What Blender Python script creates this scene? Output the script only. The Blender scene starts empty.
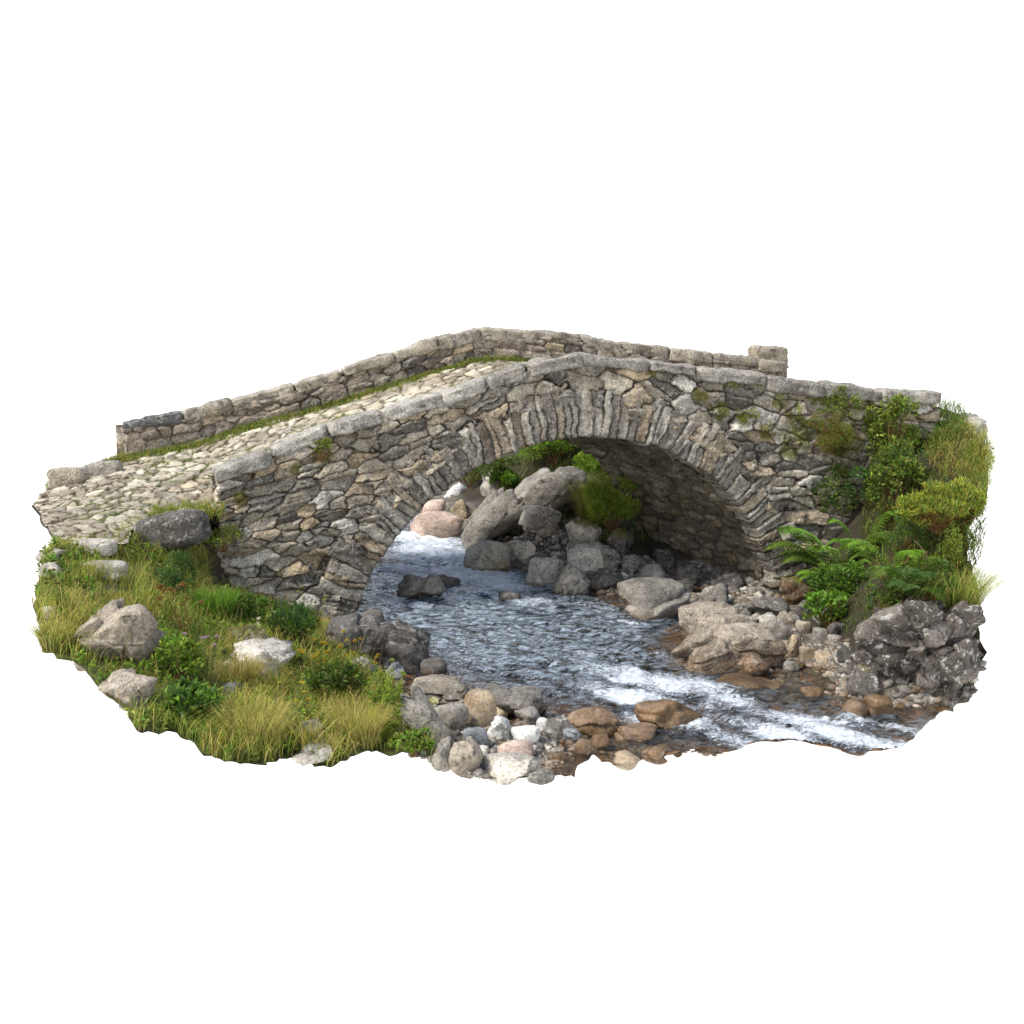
import bpy, bmesh, math, random
import numpy as np
from mathutils import Vector, geometry
random.seed(7)
RNG = np.random.default_rng(11)
scene = bpy.context.scene
COL = scene.collection

# ------------------------------------------------------------------ camera model
TH = math.radians(14.0)
FPX = 1400.0
YH = 285.0
PH = math.atan((512 - YH) / FPX)
DH = np.array([math.sin(TH), math.cos(TH), 0.0])
RT = np.array([math.cos(TH), -math.sin(TH), 0.0])
FW = np.array([DH[0] * math.cos(PH), DH[1] * math.cos(PH), -math.sin(PH)])
UP = np.cross(RT, FW)

def ray(px, py):
    v = FW + RT * ((px - 512) / FPX) - UP * ((py - 512) / FPX)
    return v / np.linalg.norm(v)

_r = ray(565, 438)
CAM = np.array([0.0, 0.0, 2.95]) - _r * (28.5 / np.dot(_r, FW))

def onY(px, py, y):
    r = ray(px, py); t = (y - CAM[1]) / r[1]
    return CAM + r * t

def onZ(px, py, z):
    r = ray(px, py); t = (z - CAM[2]) / r[2]
    return CAM + r * t

def proj(P):
    P = np.asarray(P, float) - CAM
    d = P @ FW
    return np.stack([512 + FPX * (P @ RT) / d, 512 - FPX * (P @ UP) / d], -1), d

# ------------------------------------------------------------------ noise
def _h(ix, iy, iz, s):
    n = (ix.astype(np.uint32) * np.uint32(374761393) + iy.astype(np.uint32) * np.uint32(668265263)
         + iz.astype(np.uint32) * np.uint32(2147483647) + np.uint32((s * 974711 + 1013) & 0xffffffff))
    n = (n ^ (n >> np.uint32(13))) * np.uint32(1274126177)
    n = (n ^ (n >> np.uint32(16))) * np.uint32(2246822519)
    n = n ^ (n >> np.uint32(15))
    return n.astype(np.float64) / 4294967295.0

def vn(p, s=0):
    """value noise, -1..1"""
    p = np.asarray(p, float)
    if p.shape[-1] == 2:
        p = np.concatenate([p, np.zeros(p.shape[:-1] + (1,))], -1)
    f = np.floor(p); w = p - f
    i = f.astype(np.int64)
    w = w * w * w * (w * (w * 6 - 15) + 10)
    r = 0
    for a in (0, 1):
        for b in (0, 1):
            for c in (0, 1):
                k = (w[..., 0] if a else 1 - w[..., 0]) * (w[..., 1] if b else 1 - w[..., 1]) * (w[..., 2] if c else 1 - w[..., 2])
                r = r + k * _h(i[..., 0] + a, i[..., 1] + b, i[..., 2] + c, s)
    return r * 2 - 1

def fbm(p, o=4, s=0, g=0.5):
    p = np.asarray(p, float); a = 1.0; r = 0; t = 0
    for k in range(o):
        r = r + a * vn(p * (2.03 ** k) + 17.3 * k, s + k); t += a; a *= g
    return r / t * 1.4

def sst(a, b, x):
    t = np.clip((x - a) / (b - a), 0, 1)
    return t * t * (3 - 2 * t)

# ------------------------------------------------------------------ mesh output
def mesh_obj(name, V, F, col=None, mat=None, parent=None, smooth=True, extra=None):
    V = np.asarray(V, np.float32); F = np.asarray(F, np.int32)
    me = bpy.data.meshes.new(name)
    me.vertices.add(len(V)); me.vertices.foreach_set('co', V.ravel())
    n = F.shape[1]
    me.loops.add(F.size); me.loops.foreach_set('vertex_index', F.ravel())
    me.polygons.add(len(F))
    me.polygons.foreach_set('loop_start', np.arange(len(F), dtype=np.int32) * n)
    me.polygons.foreach_set('loop_total', np.full(len(F), n, np.int32))
    me.polygons.foreach_set('use_smooth', np.full(len(F), smooth, bool))
    me.update(calc_edges=True); me.validate()
    def attr(nm, c):
        c = np.asarray(c, np.float32)
        if c.shape[1] == 3:
            c = np.concatenate([c, np.ones((len(c), 1), np.float32)], 1)
        a = me.color_attributes.new(nm, 'FLOAT_COLOR', 'POINT')
        a.data.foreach_set('color', c.ravel())
    if col is not None: attr('Col', np.broadcast_to(col, (len(V), np.shape(col)[-1])))
    for k, v in (extra or {}).items(): attr(k, v)
    if mat: me.materials.append(mat)
    o = bpy.data.objects.new(name, me); COL.objects.link(o)
    if parent: o.parent = parent
    return o

def tag(o, label, cat, group=None, kind=None):
    o['label'] = label; o['category'] = cat
    if group: o['group'] = group
    if kind: o['kind'] = kind
    return o

def empty(name, label, cat, group=None):
    """an Empty at the world origin offset is avoided: parts keep world coordinates"""
    o = bpy.data.objects.new(name, None); COL.objects.link(o)
    return tag(o, label, cat, group)

def gridF(nu, nv):
    i = np.arange(nu - 1)[:, None] * nv + np.arange(nv - 1)[None, :]
    return np.stack([i, i + nv, i + nv + 1, i + 1], -1).reshape(-1, 4)

def compact(V, F, *att):
    u, inv = np.unique(F.ravel(), return_inverse=True)
    return (V[u], inv.reshape(F.shape)) + tuple(a[u] for a in att)

def rebase(o, p):
    """put an object's origin at p, leaving its shape where it is (children too)"""
    p = Vector([float(x) for x in p])
    if o.type == 'MESH':
        n = len(o.data.vertices); c = np.empty(n * 3, np.float32)
        o.data.vertices.foreach_get('co', c)
        c = c.reshape(-1, 3) - np.array(p, np.float32)
        o.data.vertices.foreach_set('co', c.ravel()); o.data.update()
    o.location = p
    for ch in o.children:
        ch.location = ch.location - p

def srgb(*c):
    c = np.array(c, float) / 255
    return np.where(c <= .04045, c / 12.92, ((c + .055) / 1.055) ** 2.4)

# ------------------------------------------------------------------ materials
def new_mat(name):
    m = bpy.data.materials.new(name); m.use_nodes = True
    nt = m.node_tree; nt.nodes.clear()
    out = nt.nodes.new('ShaderNodeOutputMaterial')
    return m, nt, out

def N(nt, t, **k):
    n = nt.nodes.new(t)
    for a, b in k.items(): setattr(n, a, b)
    return n

def ramp(nt, fac, stops):
    r = N(nt, 'ShaderNodeValToRGB')
    e = r.color_ramp.elements
    while len(e) < len(stops): e.new(0.5)
    for q, (p, c) in zip(e, stops):
        q.position = p; q.color = c if len(c) == 4 else (*c, 1)
    nt.links.new(fac, r.inputs[0]); return r.outputs[0]

def mixc(nt, fac, a, b, mode='MIX'):
    m = N(nt, 'ShaderNodeMix', data_type='RGBA', blend_type=mode)
    for s, v in ((0, fac), (6, a), (7, b)):
        if hasattr(v, 'is_linked') or hasattr(v, 'links'): nt.links.new(v, m.inputs[s])
        else: m.inputs[s].default_value = v if s == 0 else ((*v, 1) if len(v) == 3 else v)
    return m.outputs[2]

def noise(nt, vec, scale, detail=4, rough=.6, dist=0.0):
    n = N(nt, 'ShaderNodeTexNoise'); n.inputs['Scale'].default_value = scale
    n.inputs['Detail'].default_value = detail; n.inputs['Roughness'].default_value = rough
    n.inputs['Distortion'].default_value = dist
    nt.links.new(vec, n.inputs['Vector']); return n.outputs[0]

def stone_mat(name, lichen=.5, dark=.6, rough=.88, bump=.55, sc=1.0, pepper=1.0, fissure=0.0):
    m, nt, out = new_mat(name)
    g = N(nt, 'ShaderNodeNewGeometry')
    pos = g.outputs['Position']
    at = N(nt, 'ShaderNodeAttribute', attribute_name='Col')
    c = at.outputs[0]
    n1 = noise(nt, pos, 3.2 * sc, 5, .62)
    c = mixc(nt, 1.0, c, ramp(nt, n1, [(.30, (.55, .54, .53)), (.5, (1, 1, 1)), (.72, (1.35, 1.33, 1.28))]), 'MULTIPLY')
    n2 = noise(nt, pos, 26 * sc, 5, .7)
    c = mixc(nt, pepper, c, ramp(nt, n2, [(.34, (.38, .37, .36)), (.48, (.95, .95, .95)), (.68, (1.6, 1.58, 1.52))]), 'MULTIPLY')
    # pale lichen spots
    n3 = noise(nt, pos, 8.5 * sc, 6, .72, .6)
    f3 = ramp(nt, n3, [(.56, (0, 0, 0)), (.60, (lichen,) * 3)])
    c = mixc(nt, f3, c, (.50, .49, .44))
    # black lichen / weathering
    n4 = noise(nt, pos, 5.5 * sc, 6, .75, .8)
    f4 = ramp(nt, n4, [(.36, (dark,) * 3), (.44, (0, 0, 0))])
    c = mixc(nt, f4, c, (.035, .033, .03))
    fis = None
    if fissure:
        nd = N(nt, 'ShaderNodeTexNoise'); nd.inputs['Scale'].default_value = 2.4; nd.inputs['Detail'].default_value = 4; nt.links.new(pos, nd.inputs['Vector'])
        wv = N(nt, 'ShaderNodeVectorMath', operation='MULTIPLY_ADD'); nt.links.new(nd.outputs['Color'], wv.inputs[0]); wv.inputs[1].default_value = (.38, .38, .38); nt.links.new(pos, wv.inputs[2])
        st = N(nt, 'ShaderNodeMapping'); st.inputs['Rotation'].default_value = (.5, .35, .4); st.inputs['Scale'].default_value = (.7, 1, 2.1); nt.links.new(wv.outputs[0], st.inputs[0])
        vo = N(nt, 'ShaderNodeTexVoronoi', feature='DISTANCE_TO_EDGE'); vo.inputs['Scale'].default_value = 1.25; nt.links.new(st.outputs[0], vo.inputs['Vector'])
        lw = ramp(nt, noise(nt, pos, 3.1, 3, .6), [(.48, (0, 0, 0)), (.68, (.028, .028, .028))])
        q = N(nt, 'ShaderNodeMath', operation='SUBTRACT'); nt.links.new(lw, q.inputs[0]); nt.links.new(vo.outputs['Distance'], q.inputs[1])
        mrf = N(nt, 'ShaderNodeMapRange'); mrf.inputs[1].default_value = 0; mrf.inputs[2].default_value = .02; mrf.inputs[4].default_value = fissure; nt.links.new(q.outputs[0], mrf.inputs[0])
        fis = mrf.outputs[0]; c = mixc(nt, fis, c, (.03, .027, .024))
    b = N(nt, 'ShaderNodeBsdfPrincipled')
    nt.links.new(c, b.inputs['Base Color'])
    b.inputs['Roughness'].default_value = rough
    b.inputs['Specular IOR Level'].default_value = .25
    nb = noise(nt, pos, 34 * sc, 6, .7)
    nb2 = noise(nt, pos, 9 * sc, 5, .65)
    ad = N(nt, 'ShaderNodeMath', operation='MULTIPLY_ADD')
    nt.links.new(nb2, ad.inputs[0]); ad.inputs[1].default_value = 1.6; nt.links.new(nb, ad.inputs[2])
    hgt_ = ad.outputs[0]
    if fis is not None:
        sb = N(nt, 'ShaderNodeMath', operation='MULTIPLY_ADD'); sb.inputs[1].default_value = -1.6; nt.links.new(fis, sb.inputs[0]); nt.links.new(hgt_, sb.inputs[2]); hgt_ = sb.outputs[0]
    bp = N(nt, 'ShaderNodeBump'); bp.inputs['Strength'].default_value = bump; bp.inputs['Distance'].default_value = .03
    nt.links.new(hgt_, bp.inputs['Height']); nt.links.new(bp.outputs[0], b.inputs['Normal'])
    nt.links.new(b.outputs[0], out.inputs[0])
    return m

M_WALL = stone_mat('weathered_wall_stone', .55, .65, .9, .7)
M_VAULT = stone_mat('damp_vault_stone', .12, .75, .8, .7)
M_ROCK = stone_mat('river_rock', .4, .5, .88, .85, .85, .8, .85)
M_SMOOTH = stone_mat('water_worn_rock', .2, .35, .75, .45, 1.0, .65, .5)
M_WET = stone_mat('wet_rock', .05, .55, .35, .4, 1.0, .6, .5)
M_CRAG = stone_mat('lichened_crag_rock', .8, .8, .95, .8, .75, .7, .9)
M_COB = stone_mat('worn_cobble', .5, .25, .9, .45, 1.3, .6)

def leaf_mat(name, trans=.3, rough=.5):
    m, nt, out = new_mat(name)
    at = N(nt, 'ShaderNodeAttribute', attribute_name='Col')
    b = N(nt, 'ShaderNodeBsdfPrincipled'); b.inputs['Roughness'].default_value = rough
    b.inputs['Specular IOR Level'].default_value = .3
    t = N(nt, 'ShaderNodeBsdfTranslucent')
    nt.links.new(at.outputs[0], b.inputs['Base Color'])
    tc = mixc(nt, 1.0, at.outputs[0], (1.2, 1.25, .7), 'MULTIPLY'); nt.links.new(tc, t.inputs[0])
    x = N(nt, 'ShaderNodeMixShader'); x.inputs[0].default_value = trans
    nt.links.new(b.outputs[0], x.inputs[1]); nt.links.new(t.outputs[0], x.inputs[2])
    nt.links.new(x.outputs[0], out.inputs[0]); return m
M_LEAF = leaf_mat('leaf'); M_GRASS = leaf_mat('grass_blade', .25, .6); M_STEM = leaf_mat('plant_stem', .05, .8)
M_PETAL = leaf_mat('petal', .35, .6)

def ground_mat():
    m, nt, out = new_mat('bank_soil')
    g = N(nt, 'ShaderNodeNewGeometry'); pos = g.outputs['Position']
    at = N(nt, 'ShaderNodeAttribute', attribute_name='Col')
    n1 = noise(nt, pos, 2.2, 6, .65)
    c = mixc(nt, 1.0, at.outputs[0], ramp(nt, n1, [(.3, (.5, .5, .5)), (.5, (1, 1, 1)), (.7, (1.5, 1.45, 1.4))]), 'MULTIPLY')
    v = N(nt, 'ShaderNodeTexVoronoi'); v.inputs['Scale'].default_value = 7.5
    nt.links.new(pos, v.inputs['Vector'])
    hs = N(nt, 'ShaderNodeSeparateColor'); nt.links.new(v.outputs['Color'], hs.inputs[0])
    pa = at.outputs['Alpha']
    c = mixc(nt, pa, c, ramp(nt, hs.outputs[0], [(0, (.45, .42, .4)), (.5, (1, .95, .85)), (1, (1.9, 1.7, 1.4))]), 'MULTIPLY')
    c = mixc(nt, pa, c, ramp(nt, v.outputs['Distance'], [(.3, (1, 1, 1)), (.75, (.45, .42, .4))]), 'MULTIPLY')
    b = N(nt, 'ShaderNodeBsdfPrincipled'); b.inputs['Roughness'].default_value = .9
    nt.links.new(c, b.inputs['Base Color'])
    iv = N(nt, 'ShaderNodeMath', operation='MULTIPLY'); iv.inputs[1].default_value = -1
    nt.links.new(v.outputs['Distance'], iv.inputs[0])
    inv = N(nt, 'ShaderNodeMath', operation='MULTIPLY'); nt.links.new(iv.outputs[0], inv.inputs[0]); nt.links.new(pa, inv.inputs[1])
    n2 = noise(nt, pos, 30, 5, .7)
    ad = N(nt, 'ShaderNodeMath', operation='MULTIPLY_ADD'); ad.inputs[1].default_value = .3
    nt.links.new(n2, ad.inputs[0]); nt.links.new(inv.outputs[0], ad.inputs[2])
    bp = N(nt, 'ShaderNodeBump'); bp.inputs['Strength'].default_value = .9; bp.inputs['Distance'].default_value = .06
    nt.links.new(ad.outputs[0], bp.inputs['Height']); nt.links.new(bp.outputs[0], b.inputs['Normal'])
    nt.links.new(b.outputs[0], out.inputs[0]); return m
M_GROUND = ground_mat()

def water_mat():
    m, nt, out = new_mat('stream_water')
    g = N(nt, 'ShaderNodeNewGeometry'); pos = g.outputs['Position']
    at = N(nt, 'ShaderNodeAttribute', attribute_name='Col')      # R foam, G depth, B flow wash
    sp = N(nt, 'ShaderNodeSeparateColor'); nt.links.new(at.outputs[0], sp.inputs[0])
    mp = N(nt, 'ShaderNodeMapping'); mp.inputs['Rotation'].default_value = (0, 0, math.radians(48)); mp.inputs['Scale'].default_value = (1.0, 1.75, 1)
    nt.links.new(pos, mp.inputs[0])
    n1 = noise(nt, mp.outputs[0], 3.8, 9, .74, 2.4)
    n2 = noise(nt, mp.outputs[0], 11, 6, .7, .8)
    n3 = noise(nt, pos, 24, 5, .7, .5)
    def ma(x, k, y):
        m_ = N(nt, 'ShaderNodeMath', operation='MULTIPLY_ADD'); nt.links.new(x, m_.inputs[0]); m_.inputs[1].default_value = k
        if isinstance(y, float): m_.inputs[2].default_value = y
        else: nt.links.new(y, m_.inputs[2])
        return m_.outputs[0]
    a_ = ma(sp.outputs[0], .85, ma(n3, .45, ma(n2, .75, ma(n1, 1.5, -1.35))))
    mr = N(nt, 'ShaderNodeMapRange'); mr.inputs[1].default_value = .38; mr.inputs[2].default_value = .74; mr.inputs[4].default_value = .92
    nt.links.new(a_, mr.inputs[0]); foam = mr.outputs[0]
    # clear part: fresnel gloss over a depth tinted view of the bed
    nb = noise(nt, mp.outputs[0], 3.0, 6, .58, 1.8)
    nb2 = noise(nt, pos, 22, 4, .6, .4)
    ad = N(nt, 'ShaderNodeMath', operation='MULTIPLY_ADD'); ad.inputs[1].default_value = .16
    nt.links.new(nb2, ad.inputs[0]); nt.links.new(nb, ad.inputs[2])
    bp = N(nt, 'ShaderNodeBump'); bp.inputs['Strength'].default_value = .9; bp.inputs['Distance'].default_value = .11
    nt.links.new(ad.outputs[0], bp.inputs['Height'])
    tr = N(nt, 'ShaderNodeBsdfTransparent')
    tint = mixc(nt, sp.outputs[1], (.92, .90, .78), (.36, .42, .42)); nt.links.new(tint, tr.inputs[0])
    gl = N(nt, 'ShaderNodeBsdfGlossy'); gl.inputs['Roughness'].default_value = .06
    gl.inputs['Color'].default_value = (.80, .90, 1.0, 1)
    nt.links.new(bp.outputs[0], gl.inputs['Normal'])
    fr = N(nt, 'ShaderNodeFresnel'); fr.inputs['IOR'].default_value = 1.34
    nt.links.new(bp.outputs[0], fr.inputs['Normal'])
    x = N(nt, 'ShaderNodeMixShader'); nt.links.new(fr.outputs[0], x.inputs[0])
    nt.links.new(tr.outputs[0], x.inputs[1]); nt.links.new(gl.outputs[0], x.inputs[2])
    # air carried in the deep fast water scatters a little light
    sc_ = N(nt, 'ShaderNodeBsdfDiffuse'); sc_.inputs[0].default_value = (.46, .54, .61, 1); nt.links.new(bp.outputs[0], sc_.inputs['Normal'])
    sf = N(nt, 'ShaderNodeMath', operation='MULTIPLY'); nt.links.new(sp.outputs[1], sf.inputs[0])
    n5 = noise(nt, mp.outputs[0], 3.3, 6, .7, 1.2)
    mr5 = N(nt, 'ShaderNodeMapRange'); mr5.inputs[1].default_value = .44; mr5.inputs[2].default_value = .64; mr5.inputs[3].default_value = .0; mr5.inputs[4].default_value = .75
    nt.links.new(n5, mr5.inputs[0]); nt.links.new(mr5.outputs[0], sf.inputs[1])
    x0 = N(nt, 'ShaderNodeMixShader'); nt.links.new(sf.outputs[0], x0.inputs[0]); nt.links.new(tr.outputs[0], x0.inputs[1]); nt.links.new(sc_.outputs[0], x0.inputs[2])
    nt.links.new(x0.outputs[0], x.inputs[1])
    df = N(nt, 'ShaderNodeBsdfPrincipled'); df.inputs['Base Color'].default_value = (.74, .79, .83, 1); df.inputs['Roughness'].default_value = .5
    nt.links.new(bp.outputs[0], df.inputs['Normal'])
    y = N(nt, 'ShaderNodeMixShader'); nt.links.new(foam, y.inputs[0])
    nt.links.new(x.outputs[0], y.inputs[1]); nt.links.new(df.outputs[0], y.inputs[2])
    nt.links.new(y.outputs[0], out.inputs[0]); return m
M_WATER = water_mat()
# ------------------------------------------------------------------ bridge lines (read on the face planes)
W = 4.6            # width over both faces
TP = .5            # parapet thickness
def line(pts, y):
    P = np.array([onY(a, b, y) for a, b in pts]); return P[:, 0], P[:, 2]

NTX, NTZ = line([(217, 470), (240, 461), (270, 450), (299, 438), (329, 424), (385, 409), (417, 399), (460, 386), (497, 373), (530, 363), (556, 355), (572, 351),
                 (595, 353.5), (663, 363), (747, 374.5), (800, 380), (848, 386), (889, 391), (938, 393)], 0)
FTX, FTZ = line([(127, 422), (180, 414), (243, 396), (299, 383), (350, 367), (393, 353), (436, 340), (467, 331), (485, 327), (505, 328.5),
                 (581, 335), (616, 341), (660, 347), (720, 353), (786, 360)], W - TP)
FBX, FBZ = line([(120, 459), (194, 445), (244, 428), (300, 414.5), (356, 397), (407, 381), (456, 367)], W - TP)
XL = onY(217, 470, 0)[0]; XR = onY(938, 393, 0)[0]
FXL = onY(125, 440, W - TP)[0]; FXR = onY(786, 360, W - TP)[0]

def smooth_line(X, Z, k=3):
    xs = np.linspace(X[0], X[-1], 120); zs = np.interp(xs, X, Z)
    for _ in range(k):
        zs[1:-1] = (zs[:-2] + 2 * zs[1:-1] + zs[2:]) / 4
    return xs, zs
NT = smooth_line(NTX, NTZ, 6); FT = smooth_line(FTX, FTZ, 6)
ntop = lambda x: np.interp(x, *NT)
ftop = lambda x: np.interp(x, *FT)
ZL = onY(218, 507, 0)[2]
def near_road(x):
    a = ntop(x) - .72
    return np.where(x < XL, ZL - .03 * (XL - x), np.where(x < XL + 1.2, ZL + (x - XL) / 1.2 * (ntop(XL + 1.2) - .72 - ZL), a))
_xc = FBX[-1]
_flx = np.concatenate([[-14, onY(48, 484, W - TP)[0]], FBX, np.linspace(_xc + .3, FXR, 20), [14]])
_fl = np.concatenate([[onY(48, 484, W - TP)[2] - .15, onY(48, 484, W - TP)[2]], FBZ, ftop(np.linspace(_xc + .3, FXR, 20)) - .72, [ftop(FXR) - 1.0]])
far_road = lambda x: np.interp(x, _flx, _fl)
def zroad(x, y):
    t = np.clip(y / (W - TP), -1.2, 1.05)
    return near_road(x) * (1 - t) + far_road(x) * t

# arch curve on the near face
_ap = [(330, 690), (344, 650), (358, 612), (364, 591), (372, 575), (378, 563), (386, 552), (393, 541), (402, 531), (413, 518), (424, 507), (442, 491), (460, 478.5),
       (483, 465), (513, 452), (538, 443), (561, 438), (587, 436), (616, 438.5), (640, 441), (667, 449), (683, 459), (704, 471), (720, 484), (735, 500),
       (747, 516), (757, 533), (764, 550), (769, 563), (775, 585), (780, 605), (786, 635), (790, 660)]
_A = np.array([onY(a, b, 0)[[0, 2]] for a, b in _ap])
_d = np.r_[0, np.cumsum(np.linalg.norm(np.diff(_A, axis=0), axis=1))]
ALEN = _d[-1]
_s = np.linspace(0, ALEN, 1200)
AC = np.stack([np.interp(_s, _d, _A[:, 0]), np.interp(_s, _d, _A[:, 1])], -1)
for _ in range(120):
    AC[1:-1] = (AC[:-2] + 2 * AC[1:-1] + AC[2:]) / 4
_t = np.gradient(AC, axis=0); _t /= np.linalg.norm(_t, axis=1)[:, None]
AN = np.stack([-_t[:, 1], _t[:, 0]], -1)           # outward normal (away from the opening)
for _ in range(200):
    AN[1:-1] = (AN[:-2] + 2 * AN[1:-1] + AN[2:]) / 4
AN /= np.linalg.norm(AN, axis=1)[:, None]
def arch(s):
    return np.stack([np.interp(s, _s, AC[:, 0]), np.interp(s, _s, AC[:, 1])], -1), np.stack([np.interp(s, _s, AN[:, 0]), np.interp(s, _s, AN[:, 1])], -1)
SKEW = -1.15 / 4.0                                  # the barrel runs back at a slant
def ring_dist(X, Z):
    """signed distance to the intrados, positive in the masonry, and arc position"""
    P = np.stack([X, Z], -1).reshape(-1, 2); C = AC[::6]; Nn = AN[::6]; S = _s[::6]
    out = np.empty(len(P)); so = np.empty(len(P))
    for a in range(0, len(P), 20000):
        q = P[a:a + 20000]; D = ((q[:, None] - C[None]) ** 2).sum(-1); k = D.argmin(1)
        out[a:a + 20000] = ((q - C[k]) * Nn[k]).sum(1); so[a:a + 20000] = S[k]
    return out.reshape(np.shape(X)), so.reshape(np.shape(X))

# ------------------------------------------------------------------ masonry
PAL = [(srgb(157, 147, 130), 5), (srgb(138, 130, 116), 4), (srgb(174, 164, 146), 4), (srgb(112, 107, 98), 2.4), (srgb(158, 143, 121), 3.0), (srgb(166, 148, 120), 1.0), (srgb(186, 180, 168), 2.0), (srgb(170, 140, 104), .14), (srgb(130, 108, 92), .14)]
def palette(n, rng, pal=PAL):
    w = np.array([p[1] for p in pal]); k = rng.choice(len(pal), n, p=w / w.sum())
    return np.array([p[0] for p in pal])[k] * rng.uniform(.82, 1.18, (n, 1))

def cells(U, V, cw, ch, seed, big=.18, jit=.42, warp=.12):
    """irregular stones on a (u,v) field: stone id, distance to the joint, offset from the stone's middle"""
    rng = np.random.default_rng(seed)
    u0, u1, v0, v1 = U.min() - cw, U.max() + cw, V.min() - ch, V.max() + ch
    sd = []; v = v0
    while v < v1:
        h = ch * rng.uniform(.62, 1.5); u = u0 + rng.uniform(-cw, 0)
        while u < u1:
            w = cw * rng.choice([.5, .75, 1, 1.35, 1.8], p=[.2, .25, .25, .2, .1])
            if w < cw * .8 and rng.random() < .45:
                sd.append((u + w / 2, v + h * .25)); sd.append((u + w / 2, v + h * .78))
            else:
                sd.append((u + w / 2, v + h / 2))
            u += w
        v += h
    sd = np.array(sd); sd += rng.normal(0, 1, sd.shape) * np.array([cw, ch]) * jit * .32
    asp = cw / ch * .8
    S = sd * np.array([1, asp]); grp = np.arange(len(S))
    for i in np.where(rng.random(len(S)) < big)[0]:                 # a neighbour joins in: larger, odd shaped stones
        d = ((S - S[i]) ** 2).sum(1); d[i] = 9e9; grp[grp == grp[d.argmin()]] = grp[i]
    P = np.stack([U, V], -1).reshape(-1, 2)
    P = P + warp * np.array([cw, ch]) * np.stack([fbm(P * (2.2 / cw), 3, seed + 5), fbm(P * (2.2 / cw) + 31, 3, seed + 6)], -1)
    P = P * np.array([1, asp])
    ID = np.empty(len(P), int); E = np.empty(len(P)); O = np.empty((len(P), 2))
    order = np.argsort(P[:, 0]); cs = 6000
    for a in range(0, len(P), cs):
        ix = order[a:a + cs]; q = P[ix]
        m = np.where((S[:, 0] > q[:, 0].min() - 2.2 * cw) & (S[:, 0] < q[:, 0].max() + 2.2 * cw))[0]
        D = ((q[:, None] - S[m][None]) ** 2).sum(-1)
        k = D.argmin(1); g = grp[m]; d1 = D[np.arange(len(q)), k]
        D2 = np.where(g[None] == g[k][:, None], 9e9, D)
        e = np.full(len(q), 9e9)
        for _ in range(3):
            k2 = D2.argmin(1); d2 = D2[np.arange(len(q)), k2]
            L = np.sqrt(((S[m][k] - S[m][k2]) ** 2).sum(-1)) + 1e-6
            e = np.minimum(e, (d2 - d1) / (2 * L)); D2[np.arange(len(q)), k2] = 9e9
        ID[ix] = g[k]; E[ix] = e; O[ix] = q - S[m][k]
    sh = np.shape(U)
    return ID.reshape(sh), E.reshape(sh), O.reshape(sh + (2,)), len(S)

MORTAR = srgb(68, 60, 50)
def relief(U, V, cw, ch, seed, joint=.055, deep=.065, tilt=.10, out=.025, pal=PAL, streak=0.0, **kw):
    ID, E, O, n = cells(U, V, cw, ch, seed, **kw)
    rng = np.random.default_rng(seed + 99)
    c = palette(n, rng, pal); off = rng.normal(0, out, n); tx = rng.normal(0, tilt, (n, 2)); jd = rng.uniform(.55, 1.25, n)
    P3 = np.stack([U, V, np.full(np.shape(U), seed * 3.7)], -1)
    e = E + .012 * fbm(P3 * 14, 3, seed)
    fill = sst(.1, .75, fbm(P3 * 1.3, 3, seed + 40))                # some joints are packed with mortar
    prof = sst(-.006, joint, e)
    h = (prof - 1) * deep * jd[ID] * (1 - .6 * fill) + .018 * sst(.02, .16, e)
    h += prof * (off[ID] + (O * tx[ID]).sum(-1).clip(-.05, .05))
    h += .017 * fbm(P3 * 5, 4, seed + 1) + .011 * fbm(P3 * 21, 3, seed + 2) + .010 * fbm(P3 * np.array([2.5, 16, 1]) + ID[..., None] * 1.7, 3, seed + 4)
    col = c[ID] * (1 + .34 * fbm(P3 * 3.1 + ID[..., None] * 7.7, 3, seed + 3))[..., None]
    j = (1 - sst(.0, .03, e))[..., None]
    mcol = MORTAR * (1 + .7 * fill)[..., None]
    col = col * (1 - j) + mcol * j
    return h, np.clip(col, .01, .8), E, ID

def path_at(path, s):
    P = np.asarray(path, float); d = np.r_[0, np.cumsum(np.linalg.norm(np.diff(P, axis=0), axis=1))]
    q = np.stack([np.interp(s, d, P[:, 0]), np.interp(s, d, P[:, 1])], -1)
    a = np.stack([np.interp(s + .06, d, P[:, 0]), np.interp(s + .06, d, P[:, 1])], -1) - np.stack([np.interp(s - .06, d, P[:, 0]), np.interp(s - .06, d, P[:, 1])], -1)
    a /= np.linalg.norm(a, axis=-1)[..., None] + 1e-9
    return q, np.stack([a[..., 1], -a[..., 0]], -1), d[-1]

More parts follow.
